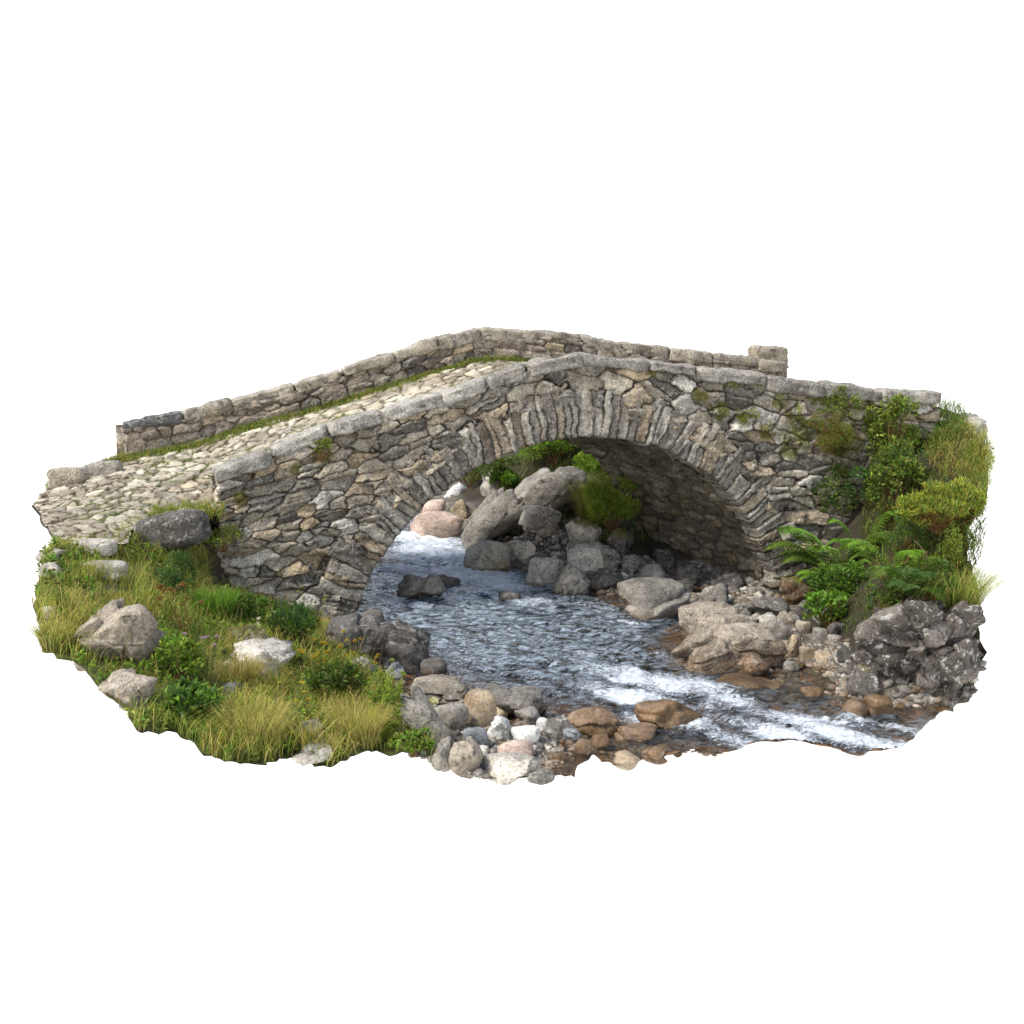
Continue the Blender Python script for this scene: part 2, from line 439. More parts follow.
def wall_sheet(name, path, zb, zt, res, seed, cw, ch, parent, mat, keep=None, follow=None, moss=None, **kw):
    L = path_at(path, np.array([0.0]))[2]
    nu = int(L / res) + 1
    s = np.linspace(0, L, nu); q, nr, _ = path_at(path, s)
    T = zt(q[:, 0]); B = zb(q[:, 0]); H = (T - B).max(); nv = max(int(H / res), 6)
    v = np.linspace(0, 1, nv)
    Z = B[:, None] + v[None] * (T - B)[:, None]
    Uc = np.repeat(s[:, None], nv, 1)
    Vc = Z - (v[None] ** 1.5) * (T - T.mean())[:, None] if follow else Z - T[:, None]
    h, col, E, ID = relief(Uc, Vc, cw, ch, seed, **kw)
    V3 = np.stack([q[:, None, 0] + nr[:, None, 0] * h, q[:, None, 1] + nr[:, None, 1] * h, Z], -1)
    if moss is not None: col = moss(V3, col)
    F = gridF(nu, nv)
    V3 = V3.reshape(-1, 3); col = col.reshape(-1, 3)
    if keep is not None:
        k = keep(V3[:, 0], V3[:, 2]); F = F[k[F].all(1)]
    V3, F, col = compact(V3, F, col)
    return mesh_obj(name, V3, F[:, ::-1], col, mat, parent)

_cubes = {}
def cube_grid(n):
    if n in _cubes: return _cubes[n]
    bm = bmesh.new(); bmesh.ops.create_cube(bm, size=2)
    bmesh.ops.subdivide_edges(bm, edges=bm.edges[:], cuts=n, use_grid_fill=True)
    bm.verts.ensure_lookup_table()
    V = np.array([v.co[:] for v in bm.verts]); F = np.array([[v.index for v in f.verts] for f in bm.faces]); bm.free()
    _cubes[n] = (V, F); return V, F

def block(L, D, H, seed, n=11, p=9, rough=.045):
    V, F = cube_grid(n)
    q = np.sign(V) * np.abs(V) ** .8
    r = (np.abs(q) ** p).sum(1) ** (1 / p)
    q = q / r[:, None] * np.array([L / 2, D / 2, H / 2])
    nr = V / np.linalg.norm(V, axis=1)[:, None]
    q = q + nr * (rough * 1.3 * fbm(q * 2.3 + seed * 3.1, 3, seed) + rough * .7 * fbm(q * 9 + seed, 3, seed + 1))[:, None]
    rng = np.random.default_rng(seed)
    q[:, 2] += q[:, 0] * rng.normal(0, .02) + q[:, 1] * rng.normal(0, .03)
    return q, F

def coping(name, zt, x0, x1, yc, seed, parent, lens=(.85, 1.6), D=.6, H=.2, colors=None, first=None, rise=.0, thick=None):
    rng = np.random.default_rng(seed); Vs = []; Fs = []; Cs = []; nv = 0; x = x0; i = 0
    while x < x1 - .05:
        L = rng.uniform(*lens)
        if i == 0 and first: L = first
        if x1 - x - L < .4: L = x1 - x
        xa, xb = x + .008, x + L - .008; za, zb_ = zt(xa), zt(xb); Hh = H * rng.uniform(.8, 1.25)
        q, F = block(xb - xa + .02, D * (rng.uniform(.94, 1.08) if i or not thick else 1.2), Hh, seed * 50 + i)
        an = math.atan2(zb_ - za, xb - xa); c, s = math.cos(an), math.sin(an)
        X = q[:, 0] * c - q[:, 2] * s + (xa + xb) / 2; Z = q[:, 0] * s + q[:, 2] * c + (za + zb_) / 2 - Hh / 2 + rise + rng.normal(0, .02)
        Vs.append(np.stack([X, q[:, 1] + yc + rng.normal(0, .025), Z], -1)); Fs.append(F + nv); nv += len(q)
        col = (colors(i, rng) if colors else srgb(150, 145, 135) * rng.uniform(.8, 1.15))
        Cs.append(np.repeat(col[None], len(q), 0)); x += L; i += 1
    return mesh_obj(name, np.concatenate(Vs), np.concatenate(Fs), np.concatenate(Cs), M_WALL, parent)

MOSS = srgb(92, 96, 34)
def moss_tint(spots):
    S = np.array([[*onY(a, b, -.05)[[0, 2]], r] for a, b, r in spots])
    def f(V3, col):
        P = V3[..., [0, 2]]
        m = np.full(P.shape[:-1], -1.0)
        for x, z, r in S:
            d = np.sqrt((P[..., 0] - x) ** 2 + (P[..., 1] - z) ** 2)
            m = np.maximum(m, 1 - d / r)
        m = sst(.0, .5, m * .9 - .12 + .5 * fbm(V3 * 4.5, 4, 77))[..., None] * .85 * (m > -.4)[..., None]
        mc = MOSS * (1 + .5 * fbm(V3 * 7, 3, 78))[..., None] + np.array([.03, .008, 0]) * (fbm(V3 * 1.7, 2, 79) > 0)[..., None]
        return col * (1 - m) + mc * m
    return f

bridge = empty('arch_bridge', 'old humpbacked rubble stone bridge with a single arch spanning the stream', 'bridge')

# near face: spandrels, wing and outer face of the parapet in one rubble wall
npath = [(XL - .12, .62), (XL + .02, .0), (XR - .1, 0), (XR, .1), (XR, .7)]
def keep_face(X, Z):
    d, _ = ring_dist(X, Z); return d > .42
_mt = moss_tint([(322, 452, .35), (800, 430, .6), (840, 415, .6), (870, 400, .5), (770, 380, .35), (735, 378, .25), (690, 372, .2), (700, 395, .22), (745, 420, .25), (765, 430, .3), (900, 450, .7), (240, 500, .2), (840, 470, .35), (820, 395, .4), (780, 400, .35), (850, 445, .45), (720, 410, .25), (790, 450, .25), (655, 372, .2), (300, 470, .2), (440, 395, .15)])
wall_sheet('spandrel_wall', npath, lambda x: np.full(np.shape(x), -1.5), lambda x: ntop(x) - .15, .021, 3, .56, .225, bridge, M_WALL, keep_face, follow=True, moss=_mt, deep=.115, joint=.038, tilt=.17, out=.036, big=.2, jit=.6, warp=.2)

# arch ring: voussoirs set on edge along the intrados, returning under the arch
def arch_ring():
    rng = np.random.default_rng(21)
    cuts = [0.0]
    while cuts[-1] < ALEN: cuts.append(cuts[-1] + rng.choice([.12, .17, .22, .30], p=[.25, .35, .28, .12]))
    cuts = np.array(cuts); n = len(cuts)
    res = .018
    s = np.arange(0, ALEN, res); T = 1.04
    # radial parameter: extrados .. intrados, then back along the soffit
    r = np.r_[np.linspace(T, .0, int(T / res) + 1)]
    yb = np.linspace(.03, .4, 14)
    S = np.repeat(s[:, None], len(r) + len(yb), 1); R = np.r_[r, np.zeros(len(yb))][None].repeat(len(s), 0); Y = np.r_[np.zeros(len(r)), yb][None].repeat(len(s), 0)
    lean = rng.normal(0, .06, n)
    P3 = np.stack([S, R - Y, np.full(S.shape, 3.3)], -1)
    Sw = S + .06 * fbm(P3 * 2.4, 3, 5) + .022 * fbm(P3 * 9, 3, 6)
    k0 = np.searchsorted(cuts, Sw[:, :], 'right') - 1
    Sw2 = Sw + lean[k0.clip(0, n - 1)] * (R - .4) * .5
    k = (np.searchsorted(cuts, Sw2, 'right') - 1).clip(0, n - 2)
    e = np.minimum(Sw2 - cuts[k], cuts[k + 1] - Sw2)
    # some voussoirs are two stones, one above the other
    split = np.where(rng.random(n) < .10, rng.uniform(.35, .7, n), 9)
    e2 = np.abs(R - split[k] + .1 * fbm(P3 * 2.2, 2, 9)); up = R > split[k]
    e = np.minimum(e, np.where(split[k] < 5, e2, 9))
    ln = rng.uniform(.68, 1.02, n)[k] + .07 * fbm(P3 * 3.3, 2, 31)                                 # uneven outer ends
    ln = np.where((split[k] < 5), ln, ln)
    e = np.minimum(e, ln - R + .02)
    ID = k * 2 + up
    m = 2 * n + 2
    pal = [(srgb(147, 141, 129), 4), (srgb(132, 126, 115), 4), (srgb(162, 155, 142), 1.6), (srgb(112, 106, 97), 2.4), (srgb(148, 134, 114), 1.4), (srgb(142, 130, 112), 1.8)]
    c = palette(m, rng, pal); off = rng.normal(0, .026, m); din = rng.normal(0, .022, m); tl = rng.normal(0, .12, m)
    prof = sst(-.004, .03, e + .008 * fbm(P3 * 15, 2, 12))
    h = (prof - 1) * .06 + prof * (off[ID] + tl[ID] * ((Sw2 - (cuts[k] + cuts[k + 1]) / 2)).clip(-.2, .2))
    grain = np.stack([S * 9, (R - Y) * 1.6, np.zeros_like(S)], -1)   # bedding runs along each voussoir
    h += .020 * fbm(P3 * 5, 4, 14) + .020 * fbm(grain, 4, 15) + .008 * fbm(P3 * 19, 3, 19)
    h += np.where(R > ln, -.05, 0)
    col = c[ID] * (1 + .42 * fbm(grain * 1.3 + ID[..., None] * 3.3, 4, 16) + .12 * fbm(P3 * 4, 3, 17))[..., None]
    rust = sst(.25, .6, fbm(grain * .7 + 40, 3, 18))[..., None] * .22
    col = col * (1 - rust) + srgb(140, 110, 76) * rust
    j = (1 - sst(0, .022, e))[..., None]
    col = col * (1 - j) + MORTAR * .85 * j
    C, Nn = arch(S)
    edge = np.clip((.07 - R) / .07, 0, 1) ** 2 * .03                 # rounded arris
    roff = R + np.where(Y > 0, 0, 0) + din[ID] * prof * np.clip(1 - R / .3, 0, 1)
    X = C[..., 0] + Nn[..., 0] * roff; Z = C[..., 1] + Nn[..., 1] * roff
    fy = -.035 - h + edge
    yy = np.where(Y > 0, Y, fy)
    dn = np.where(Y > 0, -h * .6 - .01 + .03 * np.clip(1 - Y / .06, 0, 1), 0)
    X = X + Y * SKEW + Nn[..., 0] * dn; Z = Z + Nn[..., 1] * dn
    V = np.stack([X, yy, Z], -1).reshape(-1, 3)
    mesh_obj('arch_ring', V, gridF(*S.shape), np.clip(col, .01, .8).reshape(-1, 3), M_WALL, bridge)
arch_ring()

# barrel vault, slanting back from the ring
def vault():
    res = .033
    s = np.arange(0, ALEN, res); y = np.arange(.3, W + .02, res)
    S, Y = np.meshgrid(s, y, indexing='ij')
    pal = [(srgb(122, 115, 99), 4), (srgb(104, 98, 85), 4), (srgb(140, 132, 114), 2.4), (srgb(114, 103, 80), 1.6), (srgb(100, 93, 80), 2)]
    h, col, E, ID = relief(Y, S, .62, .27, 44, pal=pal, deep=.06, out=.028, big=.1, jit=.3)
    C, Nn = arch(S)
    X = C[..., 0] + Y * SKEW - Nn[..., 0] * h; Z = C[..., 1] - Nn[..., 1] * h
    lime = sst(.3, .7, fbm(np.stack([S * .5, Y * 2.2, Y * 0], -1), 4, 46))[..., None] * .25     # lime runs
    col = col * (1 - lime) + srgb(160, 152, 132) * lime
    mesh_obj('vault', np.stack([X, Y, Z], -1).reshape(-1, 3), gridF(*S.shape), col.reshape(-1, 3), M_VAULT, bridge)
vault()

# far outer face
def keep_far(X, Z):
    d, _ = ring_dist(X - W * SKEW, Z); return d > .0
wall_sheet('spandrel_wall', [(FXR + .2, W), (FXL - .2, W)], lambda x: np.full(np.shape(x), -1.0), lambda x: ftop(x) - .1, .07, 63, .5, .26, bridge, M_WALL, keep_far)

# parapets above the road
pn = empty('parapet', None, None); del pn['label'], pn['category']; pn.parent = bridge
wall_sheet('inner_face', [(XR, TP), (XL - .08, TP)], lambda x: near_road(x) - .15, lambda x: ntop(x) - .12, .05, 71, .42, .22, pn, M_WALL)
def ncol(i, rng): return (srgb(164, 159, 149) if i < 5 else srgb(146, 140, 130)) * rng.uniform(.75, 1.15)
coping('coping', ntop, XL - .06, XR + .05, TP / 2 - .02, 5, pn, D=.64, H=.26, colors=ncol, first=1.1, thick=1.45)
pf = empty('parapet', None, None); del pf['label'], pf['category']; pf.parent = bridge
fpath = [(FXL - .06, W), (FXL, W - TP), (FXR, W - TP), (FXR + .03, W - TP + .05), (FXR + .03, W)]
pal2 = [(srgb(148, 136, 121), 5), (srgb(132, 121, 108), 4), (srgb(164, 151, 133), 3), (srgb(112, 104, 95), 2), (srgb(166, 150, 124), 1.2)]
wall_sheet('inner_face', fpath, lambda x: far_road(x) - .25, lambda x: ftop(x) - .15, .024, 81, .42, .17, pf, M_WALL, pal=pal2, deep=.065, joint=.035)
def fcol(i, rng): return (srgb(92, 91, 90) if i == 0 else srgb(158, 149, 134) * rng.uniform(.82, 1.12))
coping('coping', ftop, FXL - .04, FXR + .05, W - TP / 2 + .02, 6, pf, lens=(.85, 1.4), D=.62, H=.24, colors=fcol, first=1.3)
# taller pier ending the far parapet
_ex = onY(738, 350, W - TP)[0]
q, F = block(.85, .56, .46, 905, n=14, rough=.03)
_p = onY(764, 347, W - TP)
_g = np.abs(q[:, 0] + .05 * fbm(q * 6, 2, 3)) < .03
mesh_obj('pier_cap', q + np.array([FXR - .36, W - TP / 2, _p[2] - .23]), F, np.repeat(srgb(150, 140, 124)[None], len(q), 0), M_WALL, pf)
# ------------------------------------------------------------------ ground
def wz(x, y):
    return -.52 - .018 * x + .016 * y
def onW(px, py, dz=0.0):
    z = 0.0
    for _ in range(12):
        p = onZ(px, py, z); z = wz(p[0], p[1]) + dz
    return onZ(px, py, z)
CT = []
def cz(*L):
    for a, b, z in L: CT.append(onZ(a, b, z))
def cw_(*L):
    for a, b, dz in L: CT.append(onW(a, b, dz))
def cy(*L):
    for a, b, y in L: CT.append(onY(a, b, y))
# road and its left end
def onRoad(px, py):
    z = 1.7
    for _ in range(30):
        q = onZ(px, py, z); z = .5 * z + .5 * float(zroad(q[0], q[1]))
    return q
for a, b in [(x, y) for y in range(470, 560, 9) for x in range(25, 225, 20)] + [(208, 510), (196, 508), (150, 518), (128, 543), (95, 539)]:
    if (a < 60 and b > 555) or b > 512 + max(0, 206 - a) * .42: continue
    q = onRoad(a, b)
    if q[1] < W + .6: CT.append(q - np.array([0, 0, .045]))
for xx in np.arange(-8.6, XL - .3, .45):
    for yy in (.5, 1.5, 2.5, 3.5): CT.append(np.array([xx, yy, float(zroad(xx, yy)) - .12]))
# left bank
cz((60, 562, 1.4), (45, 600, 1.25), (95, 556, 1.36), (130, 562, 1.2), (165, 560, 1.05), (45, 610, 1.22), (75, 650, .95), (100, 690, .68), (140, 735, .36), (200, 680, .3), (200, 755, .0), (270, 768, -.22),
   (250, 650, .22), (300, 690, -.05), (340, 775, -.32), (330, 655, -.12), (140, 600, .95), (170, 640, .56), (110, 640, .82), (180, 585, .65), (260, 800, -.2), (120, 780, .3))
cy((208, 570, -.3), (222, 590, -.3), (262, 604, -.3), (320, 622, -.3), (352, 632, -.3))
cw_((392, 690, .02), (400, 740, .1), (430, 765, .08), (372, 650, .0), (400, 668, -.15))
# gravel bar, bed
cw_((440, 720, .08), (490, 725, .08), (520, 745, .06), (500, 778, .05), (545, 775, .0), (560, 735, -.04), (600, 745, -.08), (640, 735, -.14), (600, 770, -.05),
    (700, 735, -.2), (760, 700, -.14), (800, 690, -.12), (850, 690, -.1), (820, 735, -.22), (880, 745, -.2), (930, 715, -.1), (780, 735, -.25), (860, 800, -.2), (740, 800, -.2), (940, 765, -.15), (620, 810, -.08), (800, 780, -.22), (720, 760, -.15), (860, 765, -.15),
    (450, 640, -.5), (500, 620, -.55), (560, 630, -.6), (600, 660, -.5), (560, 690, -.4), (640, 640, -.45), (430, 600, -.4), (440, 560, -.35), (500, 590, -.45), (560, 600, -.3),
    (620, 610, -.2), (660, 625, -.2), (650, 680, -.35), (420, 535, -.3), (480, 660, -.4), (440, 680, -.2))
# right shore
cw_((680, 640, -.02), (700, 665, -.04), (760, 672, -.03), (800, 668, -.02), (840, 672, -.05), (740, 640, .12), (800, 642, .14), (840, 640, .22), (700, 600, .2), (660, 590, .05), (760, 612, .12), (720, 592, .1), (750, 600, .1), (685, 584, .08), (662, 574, .08), (782, 606, .1), (810, 606, .3), (700, 575, .15), (740, 582, .15), (770, 592, .15), (680, 568, .15), (660, 560, .2), (650, 552, .25), (720, 566, .2))
cy((700, 598, .6), (783, 606, -.1), (800, 600, -.5), (830, 590, -.6), (830, 560, -.25), (860, 520, -.3), (890, 470, -.3), (935, 440, -.2), (960, 425, .3), (975, 430, .1))
cz((860, 640, .1), (880, 600, .65), (930, 590, .95), (985, 590, 1.05), (900, 540, 1.5), (960, 540, 1.8), (930, 500, 2.4), (985, 480, 2.8), (1000, 640, .3))
cw_((960, 700, .0), (985, 690, .02), (1000, 700, 0))
for xx in np.arange(XL + .3, -4.2, .6):
    for yy in (.3, 1.2, 2.4, 3.6): CT.append(np.array([xx, yy, -.35]))
cw_((870, 705, -.03), (930, 705, .0), (985, 700, .1))
# far bank, seen through the arch
cy((560, 500, 9.5), (610, 495, 7.5), (645, 505, 6.0), (590, 460, 11), (540, 478, 11.5), (640, 465, 8.5), (560, 444, 13), (620, 436, 11.5), (505, 462, 13.5), (470, 480, 14.5), (440, 490, 15), (400, 500, 15.5), (660, 420, 12))
cw_((505, 535, .15), (530, 535, .35), (560, 535, .6), (600, 530, .8), (640, 540, .7), (500, 515, .5), (540, 515, .9), (480, 512, .4), (450, 505, .3))
cw_((465, 545, -.15), (470, 522, -.12), (440, 515, -.1), (415, 520, -.1), (395, 530, -.2), (526, 580, -.06), (590, 596, -.05), (640, 608, -.05), (530, 566, .06), (548, 556, .2), (520, 550, .2), (512, 560, .0), (600, 580, .15), (640, 590, .12), (575, 562, .3), (620, 562, .4), (490, 545, .1))
CT[:] = [p for p in CT if not (abs(p[0] - 99) < 1)]
for xx, yy, zz in ((-6.4, 6, .6), (-7.5, 9, 1.6), (-8, 12, 1.9), (3, 12, 3), (6, 8, 3.2), (6, 5, 2.6), (4.9, 3, 1.0), (7, 2, 2.8), (9, 2, 3.2), (-5.4, 2, -.3), (-5.4, 4.4, .0), (-6, 8, .6)):
    CT.append(np.array([xx, yy, zz]))
CT = np.array(CT)
_K = np.linalg.norm(CT[:, None, :2] - CT[None, :, :2], axis=-1) + .0
_n = len(CT)
_M = np.zeros((_n + 3, _n + 3)); _M[:_n, :_n] = _K - np.eye(_n) * .12
_M[:_n, _n] = 1; _M[_n, :_n] = 1; _M[:_n, _n + 1:] = CT[:, :2]; _M[_n + 1:, :_n] = CT[:, :2].T
_sol = np.linalg.solve(_M, np.r_[CT[:, 2], 0, 0, 0])
def _rbf(x, y):
    P = np.stack([x, y], -1); out = np.empty(len(P))
    for a in range(0, len(P), 8000):
        q = P[a:a + 8000]
        out[a:a + 8000] = np.linalg.norm(q[:, None] - CT[None, :, :2], axis=-1) @ _sol[:_n] + _sol[_n] + q @ _sol[_n + 1:]
    return out
# table of heights
GX0, GX1, GY0, GY1, GD = -15.0, 13.0, -13.5, 18.5, .08
_gx = np.arange(GX0, GX1, GD); _gy = np.arange(GY0, GY1, GD)
_XX, _YY = np.meshgrid(_gx, _gy, indexing='ij')
HT = _rbf(_XX.ravel(), _YY.ravel()).reshape(_XX.shape)
HT += .05 * fbm(np.stack([_XX * .9, _YY * .9], -1), 4, 60) * (HT > wz(_XX, _YY) - .05)
def hgt(x, y):
    x = np.asarray(x, float); y = np.asarray(y, float)
    a = np.clip((x - GX0) / GD, 0, len(_gx) - 1.001); b = np.clip((y - GY0) / GD, 0, len(_gy) - 1.001)
    i = a.astype(int); j = b.astype(int); u = a - i; v = b - j
    return HT[i, j] * (1 - u) * (1 - v) + HT[i + 1, j] * u * (1 - v) + HT[i, j + 1] * (1 - u) * v + HT[i + 1, j + 1] * u * v
def hit(px, py, water=True, start=12.0):
    """first point of the ground (or water) seen along a pixel's ray"""
    r = ray(px, py); t = np.arange(start, 60, .03); P = CAM + r * t[:, None]
    g = hgt(P[:, 0], P[:, 1])
    if water: g = np.maximum(g, wz(P[:, 0], P[:, 1]))
    k = np.argmax(P[:, 2] < g)
    return P[k] if (P[:, 2] < g).any() else P[-1]

OUTLINE = [(47, 488), (33, 506), (42, 520), (50, 535), (57, 545), (42, 560), (38, 580), (33, 605), (45, 640), (52, 655), (70, 662), (85, 668), (99, 690), (112, 700), (128, 712), (134, 728), (142, 735), (170, 731),
           (190, 742), (205, 755), (230, 763), (265, 766), (280, 760), (292, 757), (312, 765), (333, 768), (350, 757), (372, 752), (390, 755), (402, 752), (430, 760), (455, 768), (478, 778), (510, 780), (540, 780), (560, 777), (575, 778),
           (581, 764), (592, 755), (600, 760), (620, 767), (640, 762), (660, 757), (680, 752), (700, 748), (720, 752), (740, 750), (760, 742), (800, 741), (815, 745), (830, 748), (860, 757), (880, 750), (900, 748), (918, 740), (924, 730), (936, 718), (950, 710), (970, 703),
           (976, 685), (985, 655), (976, 625), (980, 595), (972, 575), (966, 555), (967, 530), (978, 512), (988, 495), (988, 470), (984, 445)]
def build_outline():
    rng = np.random.default_rng(4); pts = []
    O = np.array(OUTLINE, float)
    for a, b in zip(O[:-1], O[1:]):
        n = max(int(np.linalg.norm(b - a) / 5), 1)
        for k in range(n):
            q = a + (b - a) * k / n + rng.normal(0, 1.1, 2); pts.append(hit(*q)[:2])
    pts += [np.array([9.6, 1.0]), np.array([9.3, 3.9]), np.array([7, 9]), np.array([5, 15]), np.array([-3, 17.5]), np.array([-8, 17.2]), np.array([-9, 12]), np.array([-6.6, 7]), np.array([-6.0, W - .15])]
    b = hit(121, 468)[:2]; a = hit(50, 484)[:2]
    pts += [np.array([FXL - .1, W - .15]), b, (a + b) / 2]
    return np.array(pts)
CLIP = build_outline()
def inside(x, y, poly):
    x = np.asarray(x); y = np.asarray(y); r = np.zeros(x.shape, bool); n = len(poly)
    for i in range(n):
        x1, y1 = poly[i]; x2, y2 = poly[(i + 1) % n]
        c = ((y1 > y) != (y2 > y)) & (x < (x2 - x1) * (y - y1) / (y2 - y1 + 1e-12) + x1)
        r ^= c
    return r
def edge_dist(x, y, poly):
    P = np.stack([x, y], -1); d = np.full(len(P), 9e9)
    for i in range(len(poly)):
        a = poly[i]; b = poly[(i + 1) % len(poly)]; ab = b - a
        t = np.clip(((P - a) @ ab) / (ab @ ab + 1e-12), 0, 1)
        d = np.minimum(d, np.linalg.norm(P - a - t[:, None] * ab, axis=1))
    return d

def in_px(P, poly):
    q, d = proj(P); return inside(q[:, 0], q[:, 1], np.array(poly, float))
GRASS_PX = [(30, 540), (90, 548), (135, 552), (205, 545), (212, 590), (262, 604), (325, 622), (350, 650), (372, 672), (392, 690), (402, 720), (432, 745), (440, 800), (20, 800), (20, 560)]

def terrain():
    g = .11
    xs = np.arange(GX0 + 1, GX1 - .5, g); ys = np.arange(GY0 + .5, GY1 - 1, g)
    X, Y = np.meshgrid(xs, ys, indexing='ij'); X = X.ravel() + RNG.uniform(-.03, .03, X.size); Y = Y.ravel() + RNG.uniform(-.03, .03, Y.size)
    k = inside(X, Y, CLIP); X, Y = X[k], Y[k]
    ed = edge_dist(X, Y, CLIP); k = ed > .05; X, Y = X[k], Y[k]
    nb = len(CLIP)
    pts = [Vector(p) for p in CLIP] + [Vector(p) for p in np.stack([X, Y], -1)]
    r = geometry.delaunay_2d_cdt(pts, [(i, (i + 1) % nb) for i in range(nb)], [], 1, 1e-5)
    V = np.array([v[:] for v in r[0]]); F = np.array([f for f in r[2] if len(f) == 3])
    ed = edge_dist(V[:, 0], V[:, 1], CLIP)
    z = hgt(V[:, 0], V[:, 1]); w = wz(V[:, 0], V[:, 1])
    z = np.maximum(z, w - .045 - .2 * ed)
    T = np.stack([V[:, 0], V[:, 1], z], -1)
    sh = np.where(z < w - .02, .16 * (1 - np.clip(ed / .25, 0, 1)), 0)      # the bed ends a hand's breadth inside the water's edge
    T[:, :2] += DH[:2] * sh[:, None]
    B = T.copy(); B[:, 2] -= .3 * np.clip(ed / 4.6, 0, 1) + np.where(ed > 1e-3, .004, 0)
    gm = in_px(T, GRASS_PX)
    under = (sst(.0, -.06, z - w) * ~gm)[:, None]
    P3 = T * 1.0
    bed = srgb(146, 108, 66) * (1 + .35 * fbm(P3 * 1.2, 3, 31))[:, None]
    gravel = srgb(120, 114, 104) * (1 + .2 * fbm(P3 * 2, 3, 32))[:, None]
    soil = srgb(50, 43, 27) * (1 + .3 * fbm(P3 * 1.5, 3, 33))[:, None]
    hi = sst(.12, .35, z - w + .1 * fbm(P3, 3, 34))[:, None]
    col = gravel * (1 - hi) + soil * hi
    col = np.where(gm[:, None], srgb(84, 88, 40) * (1 + .25 * fbm(P3 * 1.1, 3, 35))[:, None], col)
    col = col * (1 - under) + bed * under
    n = len(T); peb = .7 * (1 - hi[:, 0]) * ~gm
    o = mesh_obj('ground', np.concatenate([T, B]), np.concatenate([F, F[:, ::-1] + n]), np.concatenate([np.c_[col, peb], np.c_[col * .5, peb]]).clip(.01, .7), M_GROUND)
    # triangles wind upward?
    tag(o, 'uneven earth and gravel of the two banks and the stream bed', 'ground', kind='structure')
terrain()

# ------------------------------------------------------------------ water
FOAM = [(440, 553, 1.35, 1.2), (425, 540, 1.3, 1.1), (480, 575, 1.25, 1.0), (415, 590, 1.0, .8), (500, 585, 1.0, .8), (530, 600, .75, .7), (455, 575, 1.0, .9), (410, 572, 1.0, .8), (390, 600, .8, .6), (560, 590, .55, .5), (420, 545, .8, .7), (470, 566, .9, .6), (500, 572, .8, .5), (455, 590, .7, .5), (405, 560, .8, .7), (480, 592, .7, .6), (395, 590, .5, .5), (375, 600, .5, .5), (445, 537, .4, .6),
        (612, 672, .7, .8), (640, 680, .95, .7), (670, 684, 1.0, .7), (700, 684, .8, .6), (650, 700, .9, .5), (600, 690, .6, .6), (620, 700, .8, .5), (730, 690, .5, .6), (585, 655, .45, .5), (630, 655, .5, .6),
        (770, 715, .6, .6), (800, 722, .9, .7), (830, 735, 1.0, .6), (780, 735, .9, .6), (860, 742, .9, .6), (890, 745, .7, .5), (750, 725, .6, .5), (720, 705, .6, .5), (740, 740, .5, .5), (850, 725, .5, .5), (392, 604, .7, .35), (420, 606, .8, .35), (452, 598, .8, .4), (470, 590, .8, .5), (520, 602, .7, .4), (545, 600, .6, .4), (590, 606, .5, .35), (500, 572, .9, .6), (620, 622, .4, .35), (645, 722, .9, .4), (690, 726, .9, .5), (625, 700, .9, .5), (700, 668, .6, .4), (735, 702, .8, .5), (860, 722, .7, .4), (900, 728, .7, .4), (660, 655, .4, .5), (560, 650, .25, .8), (500, 640, .2, .8)]
def water():
    g = .034
    c, s = math.cos(math.radians(-52)), math.sin(math.radians(-52))
    xs = np.arange(-12, 11, g); ys = np.arange(-13, 17, g)
    X, Y = np.meshgrid(xs, ys, indexing='ij')
    H = hgt(X, Y); w = wz(X, Y)
    k = (H < w + .04)
    q, d = proj(np.stack([X, Y, w], -1)); k &= (q[..., 0] > 330) & (q[..., 0] < 960) & (q[..., 1] > 495) & (q[..., 1] < 790)
    kk = np.where(k.ravel())[0]; ins = inside(X.ravel()[kk], Y.ravel()[kk], CLIP)
    k = k.ravel(); k[kk[~ins]] = False
    Xr, Yr = X.ravel()[k], Y.ravel()[k]
    fo = np.zeros(len(Xr))
    for a, b, st, r in FOAM:
        p = onW(a, b); al = (Xr - p[0]) * c + (Yr - p[1]) * s; ac = -(Xr - p[0]) * s + (Yr - p[1]) * c
        fo = np.maximum(fo, st * np.exp(-((al / (r * 1.25)) ** 2 + (ac / (r * .75)) ** 2)))
    fo = np.clip(fo + .28 * sst(.1, .9, fbm(np.stack([Xr, Yr], -1) * 1.1, 3, 97)), 0, 1.4)
    al = Xr * c + Yr * s; ac = -Xr * s + Yr * c
    wp = .5 * fbm(np.stack([Xr * .6, Yr * .6], -1), 3, 90)
    flow = np.stack([al * .8 + wp, ac * 2.2 + wp], -1)
    n1 = fbm(flow * 1.3, 5, 91); n2 = fbm(flow * 3.6 + 9, 4, 92); rd = 1 - np.abs(fbm(flow * 1.1 + 3, 4, 93)) * 2
    dep = np.clip((w.ravel()[k] - H.ravel()[k]), 0, 1)
    calm = sst(.0, .12, dep)
    z = w.ravel()[k] + (.040 * n1 + .011 * n2 + .026 * rd) * (.35 + .65 * calm) + fo * (.05 * fbm(flow * 2.2, 4, 94) + .05 * fbm(np.stack([Xr, Yr], -1) * 4.5, 4, 95) + .03)
    ed = edge_dist(Xr, Yr, CLIP); z = w.ravel()[k] + (z - w.ravel()[k]) * (.5 + .5 * sst(.0, .1, ed))
    V = np.zeros((X.size, 3)); idx = np.where(k)[0]; V[idx] = np.stack([Xr, Yr, z], -1)
    C = np.zeros((X.size, 3)); C[idx] = np.stack([fo, sst(.03, .42, dep), np.zeros(len(fo))], -1)
    F = gridF(*X.shape); F = F[k[F].all(1)]
    V, F, C = compact(V, F, C)
    o = mesh_obj('stream_water', V, F, C, M_WATER)
    tag(o, 'clear blue grey stream with white foam rushing under the arch', 'stream', kind='structure')
water()

